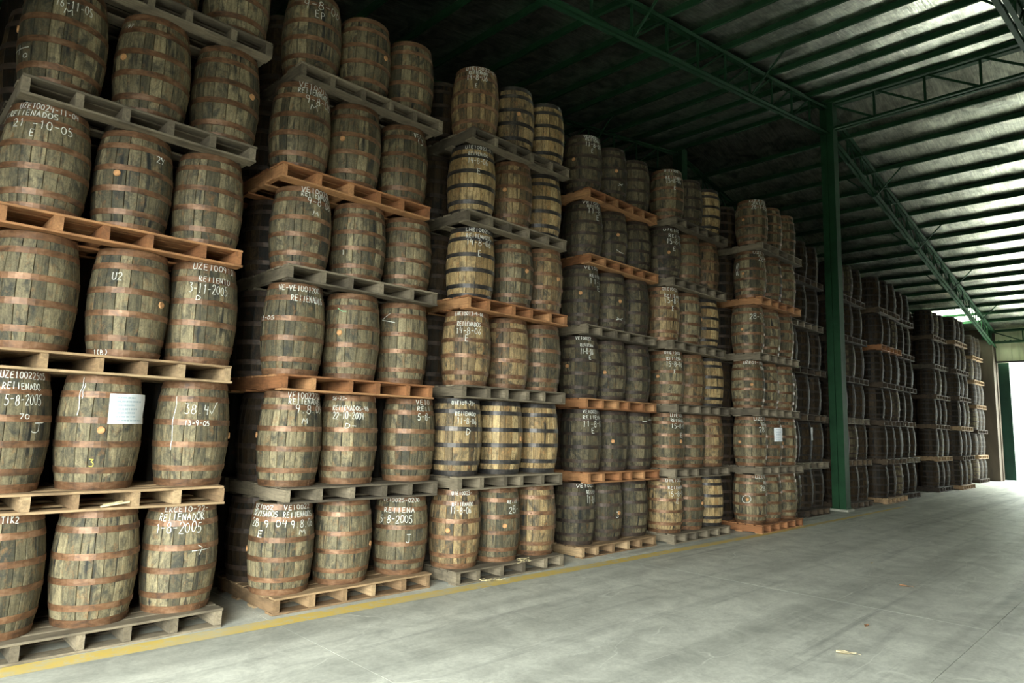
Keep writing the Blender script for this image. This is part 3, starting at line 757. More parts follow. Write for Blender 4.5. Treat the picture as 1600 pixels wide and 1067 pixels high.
def build_trusses():
    where = {8.9: 'deepest in the dark behind the stacks', 4.5: 'in the dark behind the barrel stacks',
             0.11: 'along the front of the stacks meeting the green column', -4.32: 'over the aisle at the top right', -8.75: 'on the right of the aisle'}
    D = 0.72
    for y in TRUSS_Y:
        for side, (x0, x1) in (('near', (X_NEAR, X_RIDGE - 0.12)), ('far', (X_RIDGE + 0.12, X_FAR))):
            t = bpy.data.objects.new('roof_truss', None)
            t.location = (X_RIDGE, y, 0)
            col.objects.link(t)
            tag(t, 'green lattice roof truss, %s slope, %s' % (side, where[y]), 'truss', 'roof trusses')
            f = lambda x: Vector((x - X_RIDGE, 0, roof_z(x) - 0.05))
            g = lambda x: Vector((x - X_RIDGE, 0, roof_z(x) - D))
            chord(t, 'top_chord', f(x0), f(x1))
            chord(t, 'bottom_chord', g(x0), g(x1))
            ps = [x for x in PURLINS if x0 + 0.2 < x < x1 - 0.1]
            for i, x in enumerate(ps):
                m = MB()
                m.bar(f(x), g(x), 0.04, 0.04, up=(1, 0, 0))
                add('web_post', m.build('web_post', ['green']), t)
                if i + 1 < len(ps):
                    m = MB()
                    a, c = (f(ps[i + 1]), g(x)) if side == 'near' else (f(x), g(ps[i + 1]))
                    m.bar(a, c, 0.035, 0.035, up=(0, 1, 0))
                    add('web_diagonal', m.build('web_diagonal', ['green']), t)
                if i % 4 == 2:       # fly brace from the bottom chord up to the purlin
                    m = MB()
                    m.bar(g(x) + Vector((0, -0.03, 0)), Vector((x - X_RIDGE, -0.78, roof_z(x) + 0.04)), 0.035, 0.035)
                    m.bar(g(x) + Vector((0, 0.03, 0)), Vector((x - X_RIDGE, 0.78, roof_z(x) + 0.04)), 0.035, 0.035)
                    add('fly_brace', m.build('fly_brace', ['green']), t)
    # girder under the ridge spanning the aisle, and one over the far doorway
    for nm, lab, x, zt, zb in (('ridge_girder', 'green lattice girder under the ridge spanning the aisle', X_RIDGE, 10.42, 9.68),
                               ('door_girder', 'green lattice girder above the far bright doorway', X_FAR - 0.25, 6.72, 6.2)):
        t = bpy.data.objects.new(nm, None)
        t.location = (x, 0.11, 0)
        col.objects.link(t)
        tag(t, lab, 'truss')
        L_ = 8.86
        chord(t, 'top_chord', (0, 0, zt), (0, -L_, zt), 0.08, 0.16 if nm == 'ridge_girder' else 0.09)
        chord(t, 'bottom_chord', (0, 0, zb), (0, -L_, zb), 0.06, 0.09)
        n = 8
        for k in range(n):
            ya, yb = -L_ * k / n, -L_ * (k + 1) / n
            if k:
                m = MB()
                m.bar((0, ya, zt), (0, ya, zb), 0.05, 0.05, up=(1, 0, 0))
                add('web_post', m.build('web_post', ['green']), t)
            m = MB()
            m.bar((0, ya - 0.05, zt - 0.06), (0, yb, zb), 0.045, 0.045, up=(1, 0, 0))
            add('web_diagonal', m.build('web_diagonal', ['green']), t)
    # columns
    cols = [(X_RIDGE, 0.11, 10.5, 'tall green steel column standing between the seventh and eighth stacks'),
            (X_RIDGE, 4.5, 10.5, 'green steel column in the dark behind the sixth stack'),
            (X_RIDGE, 8.9, 10.5, 'green steel column deepest in the dark behind the stacks'),
            (X_RIDGE, -8.75, 10.5, 'green steel column on the right edge of the aisle'),
            (X_FAR - 0.3, 0.31, 7.1, 'short green steel column beside the far bright doorway'),
            (X_FAR - 0.3, -8.75, 7.1, 'short green steel column on the right of the far doorway')]
    for x, y, h, lab in cols:
        t = bpy.data.objects.new('steel_column', None)
        t.location = (x, y, 0)
        col.objects.link(t)
        tag(t, lab, 'column', 'green columns')
        m = MB()
        z0 = 0.07 if h > 8 else 6.3
        for s in (-1, 1):                   # two channels welded toe to toe
            m.box(-0.15, 0.15, s * 0.155 - 0.006, s * 0.155 + 0.006, z0, h)
        for s in (-1, 1):
            m.box(s * 0.143 - 0.007, s * 0.143 + 0.007, -0.15, -0.006, z0, h)
            m.box(s * 0.143 - 0.007, s * 0.143 + 0.007, 0.006, 0.15, z0, h)
        add('shaft', m.build('shaft', ['green']), t)
        if h < 8:
            m = MB()
            m.box(-0.2, 0.3, -0.2, 0.3, 0, z0)
            add('pier', m.build('pier', ['wall_brown']), t)
            continue
        m = MB()
        m.box(-0.19, 0.19, -0.19, 0.19, 0.05, 0.07)
        add('base_plate', m.build('base_plate', ['green']), t)
        m = MB()
        vs = [(sx * r, sy * r, z) for r, z in ((0.225, 0.0), (0.215, 0.05)) for sx, sy in ((-1, -1), (1, -1), (1, 1), (-1, 1))]
        m.poly(vs, [(4, 5, 6, 7)] + [(i, (i + 1) % 4, 4 + (i + 1) % 4, 4 + i) for i in range(4)])
        add('plinth', m.build('plinth', ['plinth']), t)


build_floor()
build_walls()
build_roof()
build_trusses()

# ------------------------------------------------------------------ barrels
H0, RB, RE = 0.90, 0.31, 0.262
HOOPS = [(0.036, 0.060), (0.170, 0.050), (0.395, 0.050), (0.605, 0.050), (0.830, 0.050), (0.964, 0.060)]
PALLET_L, PALLET_D, PALLET_H = 1.82, 1.30, 0.154
cache = {}


def rad(t):
    return RE + (RB - RE) * (1 - (2 * t - 1) ** 2)


def stave_mesh(w, wood):
    key = ('stave', w, wood)
    if key in cache:
        return cache[key]
    a = math.radians(w) / 2
    ch = 0.015
    vs, fs = [], []
    rings = 7
    for i in range(rings):
        t = i / (rings - 1)
        r = rad(t)
        for ang, rr in ((-a, r - 0.010), (-a + ch, r), (0, r + 0.0004), (a - ch, r), (a, r - 0.010), (a, r - 0.028), (-a, r - 0.028)):
            vs.append((math.sin(ang) * rr, -math.cos(ang) * rr, t * H0))
    n = 7
    for i in range(rings - 1):
        for k in range(n):
            q = (k + 1) % n
            fs.append((i * n + k, i * n + q, (i + 1) * n + q, (i + 1) * n + k))
    fs.append(tuple(range(n - 1, -1, -1)))
    fs.append(tuple((rings - 1) * n + k for k in range(n)))
    cache[key] = mesh('stave', vs, fs, [wood])
    return cache[key]


WIDTHS = [14] * 4 + [18] * 12 + [22] * 4


def stave_pattern(seed):
    r = random.Random(seed)
    w = WIDTHS[:]
    r.shuffle(w)
    return w


def body_mesh(wood, seed, hoop=None):
    """All staves in one carved shell, for barrels too far off to pick the staves apart."""
    key = ('body', wood, seed, hoop)
    if key in cache:
        return cache[key]
    r = random.Random(seed)
    ws = stave_pattern(seed)
    tones = [r.random() for _ in ws]
    rings = 9
    angs, radd, own = [], [], []
    a0 = 0
    for i, w in enumerate(ws):
        c = math.degrees(0.014)
        for da, dr in ((0.25, -0.007), (c, 0), (w - c, 0), (w - 0.25, -0.007)):
            angs.append(math.radians(a0 + da))
            radd.append(dr)
            own.append(i)
        a0 += w
    n = len(angs)
    b = MB()
    vs, fs, tone = [], [], []
    for i in range(rings):
        t = i / (rings - 1)
        for a, d in zip(angs, radd):
            rr = rad(t) + d
            vs.append((math.sin(a) * rr, -math.cos(a) * rr, t * H0))
    for i in range(rings - 1):
        for k in range(n):
            q = (k + 1) % n
            fs.append((i * n + k, i * n + q, (i + 1) * n + q, (i + 1) * n + k))
            tone.append(tones[own[k]])
    fs.append(tuple(range(n - 1, -1, -1)))
    fs.append(tuple((rings - 1) * n + k for k in range(n)))
    tone += [0.4, 0.4]
    b.poly(vs, fs)
    if hoop:
        for t, hh in HOOPS:
            hv, hf = hoop_geo(t, hh, 32, False)
            b.poly(hv, hf, 1)
            tone += [0.5] * len(hf)
    me = b.build('barrel_body', [wood + '_body'] + ([hoop] if hoop else []))
    at = me.attributes.new('stave_tone', 'FLOAT', 'FACE')
    at.data.foreach_set('value', tone)
    cache[key] = me
    return me


def hoop_geo(t, hh, seg, lap=True):
    t0, t1 = t - hh / H0 / 2, t + hh / H0 / 2
    t0, t1 = max(t0, 0.001), min(t1, 0.999)
    vs, fs = [], []
    for k in range(seg):
        a = 2 * math.pi * k / seg
        for tt, d in ((t0, -0.003), (t0, 0.0032), (t1, 0.0032), (t1, -0.003)):
            r = rad(tt) + d
            vs.append((math.sin(a) * r, -math.cos(a) * r, tt * H0))
    for k in range(seg):
        q = (k + 1) % seg
        for j in range(3):
            fs.append((k * 4 + j, q * 4 + j, q * 4 + j + 1, k * 4 + j + 1))
    if lap:     # riveted overlap
        base = len(vs)
        la = math.radians(26)
        m = 4
        for k in range(m + 1):
            a = la * k / m
            for tt, d in ((t0, 0.003), (t0 + 0.002, 0.0062), (t1 - 0.002, 0.0062), (t1, 0.003)):
                r = rad(tt) + d
                vs.append((math.sin(a) * r, -math.cos(a) * r, tt * H0))
        for k in range(m):
            for j in range(3):
                p = base + k * 4 + j
                fs.append((p, p + 4, p + 5, p + 1))
        for e in (0, m):
            p = base + e * 4
            fs.append((p, p + 1, p + 2, p + 3))
        for a in (math.radians(8), math.radians(18)):
            base = len(vs)
            ctr = len(vs)
            zc = t * H0
            r = rad(t) + 0.006
            vs.append((math.sin(a) * (r + 0.005), -math.cos(a) * (r + 0.005), zc))
            for q in range(6):
                th = q * math.pi / 3
                aa = a + 0.009 * math.cos(th) / r
                vs.append((math.sin(aa) * r, -math.cos(aa) * r, zc + 0.009 * math.sin(th)))
            for q in range(6):
                fs.append((ctr, base + 1 + q, base + 1 + (q + 1) % 6))
    return vs, fs


def hoop_mesh(i, mat):
    key = ('hoop', i, mat)
    if key not in cache:
        vs, fs = hoop_geo(HOOPS[i][0], HOOPS[i][1], 40)
        cache[key] = mesh('hoop', vs, fs, [mat])
    return cache[key]


def head_mesh(wood, top):
    key = ('head', wood, top)
    if key not in cache:
        n = 28
        z = H0 - 0.032 if top else 0.032
        r = RE - 0.022
        vs = []
        for zz, rr in ((z - 0.012, r), (z + 0.012, r)):
            vs += [(math.cos(2 * math.pi * k / n) * rr, math.sin(2 * math.pi * k / n) * rr, zz) for k in range(n)]
        fs = [tuple(range(n - 1, -1, -1)), tuple(range(n, 2 * n))] + [(k, (k + 1) % n, n + (k + 1) % n, n + k) for k in range(n)]
        cache[key] = mesh('head', vs, fs, [wood])
    return cache[key]


def bung_mesh():
    if 'bung' not in cache:
        n = 14
        vs, fs = [], []
        for r, y in ((0.029, 0.01), (0.029, -0.006), (0.025, -0.011)):
            vs += [(math.cos(2 * math.pi * k / n) * r, y, math.sin(2 * math.pi * k / n) * r) for k in range(n)]
        for j in range(2):
            for k in range(n):
                q = (k + 1) % n
                fs.append((j * n + k, j * n + q, (j + 1) * n + q, (j + 1) * n + k))
        fs.append(tuple(2 * n + k for k in range(n)))
        cache['bung'] = mesh('bung', vs, fs, ['bung'])
    return cache['bung']


# single-stroke hand lettering in a 0.6 x 1 cell
def arc(cx, cy, rx, ry, a0, a1, n=9):
    return [(cx + rx * math.cos(math.radians(a0 + (a1 - a0) * k / n)), cy + ry * math.sin(math.radians(a0 + (a1 - a0) * k / n))) for k in range(n + 1)]


GLYPH = {
    '0': [arc(.3, .5, .24, .46, 90, 450, 12)], '1': [[(.2, .8), (.34, 1), (.3, 0)]],
    '2': [arc(.3, .74, .22, .24, 170, -30) + [(.06, .03), (.56, .02)]],
    '3': [[(.08, .98), (.48, .95), (.24, .6)] + arc(.26, .3, .26, .3, 80, -140)],
    '4': [[(.12, .95), (.08, .45), (.5, .45)], [(.44, .8), (.4, 0)]],
    '5': [[(.5, .98), (.16, .96), (.12, .58)] + arc(.26, .3, .25, .3, 110, -140)],
    '6': [[(.44, .98), (.14, .5)] + arc(.28, .26, .2, .26, 160, 500, 10)],
    '7': [[(.06, .95), (.52, .95), (.22, 0)]], '8': [arc(.3, .74, .19, .23, -90, 270, 10) + arc(.3, .26, .24, .26, 90, -270, 10)],
    '9': [arc(.28, .72, .2, .26, 0, 360, 10) + [(.46, .5), (.36, 0)]],
    'A': [[(.02, 0), (.28, 1), (.54, 0)], [(.14, .38), (.46, .38)]],
    'B': [[(.1, 0), (.1, 1)] + arc(.12, .75, .32, .25, 90, -90) + arc(.12, .25, .4, .25, 90, -90)],
    'C': [arc(.34, .5, .28, .48, 50, 310)], 'D': [[(.1, 0), (.1, 1)] + arc(.12, .5, .4, .5, 90, -90)],
    'E': [[(.52, .98), (.1, .96), (.1, .03), (.52, .02)], [(.1, .52), (.44, .52)]],
    'F': [[(.52, .98), (.1, .96), (.1, 0)], [(.1, .52), (.44, .52)]],
    'G': [arc(.34, .5, .28, .48, 60, 330) + [(.58, .45), (.38, .45)]],
    'H': [[(.08, 0), (.08, 1)], [(.5, 0), (.5, 1)], [(.08, .5), (.5, .5)]], 'I': [[(.3, 0), (.3, 1)]],
    'J': [[(.1, .95), (.55, .98)], [(.34, .97), (.36, .25)] + arc(.2, .2, .16, .2, 0, -170)],
    'K': [[(.1, 0), (.1, 1)], [(.5, 1), (.12, .48), (.54, 0)]], 'L': [[(.1, 1), (.1, .02), (.5, .02)]],
    'M': [[(.02, 0), (.1, 1), (.3, .4), (.5, 1), (.58, 0)]], 'N': [[(.06, 0), (.08, 1), (.48, 0), (.52, 1)]],
    'O': [arc(.3, .5, .28, .48, 90, 450, 14)], 'o': [arc(.3, .5, .28, .48, 90, 450, 10)],
    'P': [[(.1, 0), (.1, 1)] + arc(.12, .74, .36, .26, 90, -90)],
    'R': [[(.1, 0), (.1, 1)] + arc(.12, .75, .34, .25, 90, -90) + [(.54, 0)]],
    'l': [[(.3, 0), (.3, 1)]],
    'S': [arc(.3, .74, .22, .24, 30, 270, 7) + arc(.3, .25, .24, .25, 90, -150, 7)],
    'T': [[(.02, .98), (.58, .98)], [(.3, .98), (.3, 0)]], 'U': [[(.08, 1), (.08, .3)] + arc(.3, .26, .22, .26, 180, 360) + [(.52, 1)]],
    'V': [[(.04, 1), (.28, 0), (.54, 1)]], 'Y': [[(.04, 1), (.3, .5)], [(.56, 1), (.2, 0)]],
    'Z': [[(.06, .98), (.52, .98), (.06, .02), (.54, .02)]],
    '-': [[(.1, .48), (.5, .5)]], '_': [[(.0, .8), (.3, .85), (.6, .8), (.6, .1)]], '.': [[(.26, .1), (.32, .06)]], ' ': [],
    '!': [[(.3, 1), (.34, .8), (.24, .6), (.3, .35), (.36, .2), (.3, 0)]],
    '(': [arc(.5, .5, .3, .5, 110, 250)], ')': [arc(.1, .5, .3, .5, 70, -70)],
    '^': [[(.0, .45), (.25, .1), (.95, 1.25)]], '+': [[(.0, .5), (.6, .6)], [(.3, .0), (.26, 1)]],
    'x': [[(.0, .1), (.6, .8)], [(.1, .75), (.5, .2)]], '<': [[(.6, 1), (.0, .35), (.9, .1)]], '>': [[(.0, .9), (.5, .3), (.9, .25)]],
    '~': [[(.25, 1), (.5, .7), (.4, .05)], [(.0, .45), (1.0, .5)]],
}


def chalk_mesh(lines, seed, thick, mat='chalk'):
    r = random.Random(seed)
    b = MB()

    def surf(a, z, lift):
        t = min(max(z / H0, 0.004), 0.996)
        d = 0.0014 + lift
        for ht, hh in HOOPS:
            if abs(t - ht) < hh / H0 / 2 + 0.004:
                d = 0.0075 + lift
        rr = rad(t) + d
        return (math.sin(a) * rr, -math.cos(a) * rr, z)
    for text, a0, a1, f, h in lines:
        if a1 - a0 < 4:
            a0, a1 = a0 - 9, a1 + 5
        f = min(f, 0.962)
        rr = rad(f)
        wid = math.radians(a1 - a0) * rr
        n = len(text)
        cw = wid / n
        text = text.replace('LL', 'll')
        for i, chx in enumerate(text):
            ox = math.radians(a0) * rr + cw * i
            oz = f * H0 - h / 2 + r.uniform(-.06, .06) * h
            sh = r.uniform(-.05, .12)
            sc = r.uniform(.88, 1.08)
            for st in GLYPH.get(chx, []):
                pts = [((px * cw / 0.68 + sh * py * cw + r.uniform(-.02, .02) * cw) + ox, oz + py * h * sc + r.uniform(-.02, .02) * h) for px, py in st]
                fine = [pts[0]]
                for p, q in zip(pts[:-1], pts[1:]):
                    m = max(1, int(math.dist(p, q) / 0.014))
                    fine += [(p[0] + (q[0] - p[0]) * k / m, p[1] + (q[1] - p[1]) * k / m) for k in range(1, m + 1)]
                vs, fs = [], []
                for k, (x, z) in enumerate(fine):
                    p, q = fine[max(0, k - 1)], fine[min(len(fine) - 1, k + 1)]
                    dx, dz = q[0] - p[0], q[1] - p[1]
                    ln = math.hypot(dx, dz) or 1
                    w = thick * r.uniform(.75, 1.15) / 2
                    nx, nz = -dz / ln * w, dx / ln * w
                    vs += [surf((x + nx) / rr, z + nz, 0), surf((x - nx) / rr, z - nz, 0)]
                for k in range(len(fine) - 1):
                    fs.append((2 * k, 2 * k + 1, 2 * k + 3, 2 * k + 2))
                if fs:
                    b.poly(vs, fs)
    return b.build('chalk_writing', [mat])


def wood_of(k, j, c):
    if k == '3':
        return [['mixed', 'brown', 'mixed'], ['mixed', 'tan', 'tan'], ['mixed', 'mixed', 'black'],
                ['tan', 'brown', 'mixed'], ['tan', 'mixed', 'tan'], ['mixed', 'mixed', 'tan']][j][c]
    if k == '4':
        return 'black'
    if k == '5':
        return [['mixed', 'brown', 'tan'], ['brown', 'brown', 'mixed'], ['brown', 'mixed', 'tan'], ['mixed', 'brown', 'tan'],
                ['black', 'brown', 'mixed'], ['brown', 'black', 'tan']][j][c]
    if k in ('1', '2'):
        return 'brown'
    if k == '6':
        return 'brown'
    return 'shade_dark' if (j * 3 + c * 7 + STACKS.index(k) * 2) % 6 else 'black'


def hoop_of(k, j, c, wood):
    if k == '3':
        return [['rust', 'rust', 'rust'], ['iron', 'iron', 'iron'], ['rust', 'rust', 'rust'],
                ['iron', 'rust', 'rust'], ['iron', 'rust', 'iron'], ['rust', 'iron', 'iron']][j][c]
    if wood == 'tan':
        return 'iron'
    if wood == 'shade_dark':
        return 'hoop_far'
    if wood == 'black':
        return 'hoop_sooty'
    return 'rust'


LOOK = {'brown': 'weathered brown oak barrel', 'tan': 'pale tan oak barrel', 'mixed': 'scuffed amber oak barrel', 'black': 'sooty dark oak barrel', 'shade_dark': 'shade-darkened oak barrel'}
STACKS = list(LAYOUT)


def build_barrels():
    rear = []
    for si, k in enumerate(STACKS):
        y, xr, zs, offs = LAYOUT[k]
        near = k in ('1', '2', '3')
        mid = k in ('4', '5', '6')
        for j in range(6):
            z = zs[j] + PALLET_H
            top = zs[j + 1] if j < 5 else zs[j] + 1.05
            hs = (top - z - 0.002) / H0
            for c in range(3):
                rng = random.Random('%s-%d-%d' % (k, j, c))
                x = xr[j] - PALLET_L / 2 + offs[j][c]
                by = y + 0.35 + rng.uniform(-.012, .012)
                wood = wood_of(k, j, c)
                hoop = hoop_of(k, j, c, wood)
                key = (k, j, c)
                what = LOOK[wood]
                if key in CHALK:
                    what += ' with chalk'
                elif key in BUNGS:
                    what += ' with bung'
                lab = '%s, %s in front, %s, %s stack from left' % (what, SPOT[c], LAYER[j], ORD[si])
                spin = rng.uniform(0, 2 * math.pi)
                sc = (1, 1, hs)
                if not (near or mid):
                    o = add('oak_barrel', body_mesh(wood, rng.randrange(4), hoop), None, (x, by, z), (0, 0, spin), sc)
                    tag(o, lab, 'barrel', 'barrels on stacked pallets')
                    continue
                root = bpy.data.objects.new('oak_barrel', None)
                root.location, root.scale = (x, by, z), sc
                col.objects.link(root)
                tag(root, lab, 'barrel', 'barrels on stacked pallets')
                if near:
                    a = 0
                    for w in stave_pattern(rng.random()):
                        add('stave', stave_mesh(w, wood), root, rot=(0, 0, spin + math.radians(a + w / 2)))
                        a += w
                    add('head', head_mesh(wood, True), root, rot=(0, 0, spin))
                    add('head', head_mesh(wood, False), root, rot=(0, 0, spin))
                else:
                    add('stave_shell', body_mesh(wood, rng.randrange(6)), root, rot=(0, 0, spin))
                seam = rng.uniform(0, 2 * math.pi)
                for i in range(6):
                    add('hoop', hoop_mesh(i, hoop), root, rot=(0, 0, seam + rng.uniform(-.1, .1)))
                if key in BUNGS:
                    a, f = BUNGS[key]
                    a = math.radians(a)
                    f = min(max(f, 0.45), 0.545)
                    r = rad(f)
                    add('bung', bung_mesh(), root, (math.sin(a) * r, -math.cos(a) * r, f * H0), (0, 0, a))
                if key in CHALK:
                    thick = {'1': 0.0062, '2': 0.0068, '3': 0.0078, '4': 0.0085, '5': 0.0095, '6': 0.010}[k]
                    for q, line in enumerate(CHALK[key]):
                        add('chalk_writing', chalk_mesh([line], '%s%d' % (key, q), thick, 'chalk_yellow' if line[0] == '3' else 'chalk_green' if key == ('2', 2, 1) else 'chalk'), root)
            # barrels in the second row that show through the gaps
            for c in range(3):
                rx = xr[j] - PALLET_L / 2 + (c - 1) * 0.665
                rng = random.Random('r%s-%d-%d' % (k, j, c))
                show = (c == 0 and k not in ('8', '9b', '11')) or (c == 2 and j == 5 and k in ('1', '2'))
                if show:
                    wood = 'shade_dark'  # gap shade put into the oak colour
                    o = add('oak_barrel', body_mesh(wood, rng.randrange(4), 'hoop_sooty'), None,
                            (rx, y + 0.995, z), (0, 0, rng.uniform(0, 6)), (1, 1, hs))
                    tag(o, '%s in second row, %s spot, %s, %s stack from left' % (LOOK[wood].replace('weathered ', ''), SPOT[c], LAYER[j], ORD[si]),
                        'barrel', 'barrels on stacked pallets')
                else:
                    rear.append((rx, y + 0.995, z, hs))
                if k != '1' or True:
                    for d in range(1, 4):
                        rear.append((rx, y + 0.35 + 1.42 * d, z, hs))
                        rear.append((rx, y + 0.995 + 1.42 * d, z, hs))
    n, rings = 14, 6
    unit = []
    for i in range(rings):
        t = i / (rings - 1)
        unit += [(math.cos(2 * math.pi * q / n) * rad(t), math.sin(2 * math.pi * q / n) * rad(t), t * H0) for q in range(n)]
    unit = np.array(unit)
    uf = []
    for i in range(rings - 1):
        for q in range(n):
            uf.append((i * n + q, i * n + (q + 1) % n, (i + 1) * n + (q + 1) % n, (i + 1) * n + q))
    uf.append(tuple(range(n - 1, -1, -1)))
    uf.append(tuple((rings - 1) * n + q for q in range(n)))
    vs, fs = [], []
    for (x, y, z, hs) in rear:
        base = len(vs)
        p = unit * np.array((1, 1, hs)) + np.array((x, y, z))
        vs += p.tolist()
        fs += [tuple(a + base for a in f) for f in uf]
    o = add('rear_barrels', mesh('rear_barrels', vs, fs, ['shade_dark'], False))
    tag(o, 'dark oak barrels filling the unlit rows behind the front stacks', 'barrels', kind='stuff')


# ------------------------------------------------------------------ pallets
PAL_WOOD = {'1': 'old tan tan new old old', '2': 'tan old new old new old', '3': 'old old old new old old', '4': 'tan new new old new new',
            '5': 'old old old old old old', '6': 'new old old old new old', '7': 'dark old dark dark old dark', '8': 'dark dark old dark dark dark',
            '9a': 'tan dark dark dark new dark', '9b': 'dark old dark dark dark dark', '10': 'dark tan dark dark old dark', '11': 'tan dark tan dark dark tan', '12': 'dark tan dark tan tan tan'}
PAL_LOOK = {'dark': 'dark brown wooden pallet', 'old': 'grey weathered wooden pallet', 'tan': 'tan wooden pallet', 'new': 'orange-brown wooden pallet'}


def board(kind, lx, ly, lz, mat, v):
    key = ('board', kind, round(lx, 3), mat, v)
    if key not in cache:
        r = random.Random(str(key))
        b = MB()
        e = 0.003
        vs = []
        n = 4 if lx > 1 else 2
        # a plank with slightly wavering, chipped long edges
        for i in range(n + 1):
            x = -lx / 2 + lx * i / n
            dz, d0, d1 = r.uniform(-.0025, .0025), r.uniform(-.006, .004), r.uniform(-.004, .006)
            for yy, zz in ((-ly / 2 + d0, e), (-ly / 2 + d0 + e, 0), (ly / 2 + d1 - e, 0), (ly / 2 + d1, e), (ly / 2 + d1, lz - e), (ly / 2 + d1 - e, lz), (-ly / 2 + d0 + e, lz), (-ly / 2 + d0, lz - e)):
                vs.append((x, yy, zz + dz))
        fs = []
        for i in range(n):
            for q in range(8):
                w = (q + 1) % 8
                fs.append((i * 8 + q, (i + 1) * 8 + q, (i + 1) * 8 + w, i * 8 + w))
        fs += [tuple(range(8)), tuple(n * 8 + 7 - q for q in range(8))]
        b.poly(vs, fs)
        cache[key] = b.build(kind, [mat])
    return cache[key]


def pallet_parts(seed, mat):
    """Yields (part name, mesh, loc, rotz) of one pallet, origin at its front right bottom corner's x centre."""
    r = random.Random(seed)
    tb, sh = 0.020, PALLET_H - 0.040
    xs = [-PALLET_L / 2 + 0.03 + (PALLET_L - 0.06) * i / 5 + (0 if i in (0, 5) else r.uniform(-.045, .045)) for i in range(6)]
    out = []
    for x in xs:
        v = r.randrange(3)
        out.append(('stringer', board('stringer', PALLET_D - 0.02, 0.055 if v else 0.065, sh, mat, v), (x, PALLET_D / 2, tb), math.pi / 2))
    for i in range(4):
        yy = 0.075 + (PALLET_D - 0.15) * i / 3
        out.append(('bottom_board', board('bottom_board', PALLET_L, 0.145, tb, mat, r.randrange(3)), (r.uniform(-.012, .012), yy, 0), 0))
    for i in range(8):
        yy = 0.068 + (PALLET_D - 0.136) * i / 7
        out.append(('deck_board', board('deck_board', PALLET_L, 0.132, tb, mat, r.randrange(3)), (r.uniform(-.014, .014), yy, tb + sh), 0))
    return out


def build_pallets():
    far = {}
    rear = MB()
    for si, k in enumerate(STACKS):
        y, xr, zs, offs = LAYOUT[k]
        kinds = PAL_WOOD[k].split()
        for j in range(6):
            r = random.Random('p%s%d' % (k, j))
            kind = kinds[j]
            lab = '%s under the %s, %s stack from left' % (PAL_LOOK[kind], LAYER[j], ORD[si])
            loc = (xr[j] - PALLET_L / 2, y + r.uniform(-.01, .01), zs[j] + 0.0005)
            rz = math.radians(r.uniform(-.5, .5))
            if k in ('1', '2', '3', '4', '5', '6', '7'):
                root = bpy.data.objects.new('wooden_pallet', None)
                root.location, root.rotation_euler = loc, (0, 0, rz)
                col.objects.link(root)
                for nm, me, lo, rr in pallet_parts('p%s%d' % (k, j), 'plank_' + kind):
                    add(nm, me, root, lo, (0, 0, rr))
                tag(root, lab, 'pallet', 'pallets between the barrel layers')
            else:
                key = (kind, j % 3)
                if key not in far:
                    b = MB()
                    for nm, me, lo, rr in pallet_parts('f%s%d' % key, 'plank_' + kind):
                        mt = Matrix.Translation(lo) @ Matrix.Rotation(rr, 4, 'Z')
                        b.poly([mt @ v.co for v in me.vertices], [tuple(p.vertices) for p in me.polygons])
                    far[key] = b.build('wooden_pallet', ['plank_' + kind])
                o = add('wooden_pallet', far[key], None, loc, (0, 0, rz))
                tag(o, lab, 'pallet', 'pallets between the barrel layers')
            for d in range(1, 4):
                yy = y + 1.42 * d
                x0, x1, z0 = xr[j] - PALLET_L, xr[j], zs[j]
                rear.box(x0, x1, yy, yy + PALLET_D, z0 + PALLET_H - 0.02, z0 + PALLET_H)
                rear.box(x0, x1, yy, yy + PALLET_D, z0 + 0.001, z0 + 0.02)
                for i in range(6):
                    xx = x0 + 0.03 + (PALLET_L - 0.06) * i / 5
                    rear.box(xx - 0.025, xx + 0.025, yy, yy + PALLET_D, z0 + 0.02, z0 + PALLET_H - 0.02)
    o = add('rear_pallets', rear.build('rear_pallets', ['plank_old']))
    tag(o, 'dark wooden pallets in the unlit rows behind the front stacks', 'pallets', kind='stuff')


# ------------------------------------------------------------------ papers, leaves, scraps


def paper(k, j, c, a0, a1, f0, f1, label, lines):
    y, xr, zs, offs = LAYOUT[k]
    x = xr[j] - PALLET_L / 2 + offs[j][c]
    z = zs[j] + PALLET_H
    n, m = 10, 6
    vs, fs = [], []
    for i in range(m + 1):
        t = f0 + (f1 - f0) * i / m
        for q in range(n + 1):
            s = q / n
            a = math.radians(a0 + (a1 - a0) * s)
            lift = 0.011 + 0.004 * math.sin(3.1 * s + i) + 0.006 * abs(s - .5) * (1 - i / m)
            r = RB + lift
            vs.append((math.sin(a) * r, -math.cos(a) * r, t * H0 + 0.006 * math.sin(2 * s)))
    for i in range(m):
        for q in range(n):
            p = i * (n + 1) + q
            fs.append((p, p + 1, p + n + 2, p + n + 1))
    nv = len(vs)
    back = [(v[0] * 0.9965, v[1] * 0.9965, v[2]) for v in vs]
    fs2 = [tuple(nv + i for i in reversed(f)) for f in fs]
    me = mesh('paper_sheet', vs + back, fs + fs2, ['paper'], True)
    o = add('paper_notice', me, None, (x, y + 0.35, z))
    tag(o, label, 'paper', 'paper notices on barrels')
    if lines:
        r = random.Random(4)
        b = MB()
        for L_ in range(lines):
            t = f1 - (f1 - f0) * (0.13 + 0.76 * L_ / (lines - 1))
            s = r.uniform(.12, .25)
            end = r.uniform(.55, .8)
            while s < end:
                w = r.uniform(.03, .09)
                qa, qb = s, min(s + w, end)
                vv = []
                for qq in (qa, qb):
                    a = math.radians(a0 + (a1 - a0) * qq)
                    for dz in (-0.006, 0.006):
                        rr = RB + 0.0195
                        vv.append((math.sin(a) * rr, -math.cos(a) * rr, t * H0 + dz + 0.006 * math.sin(2 * qq)))
                b.poly(vv, [(0, 2, 3, 1)])
                s = qb + r.uniform(.012, .03)
        add('print', b.build('print', ['ink']), o)


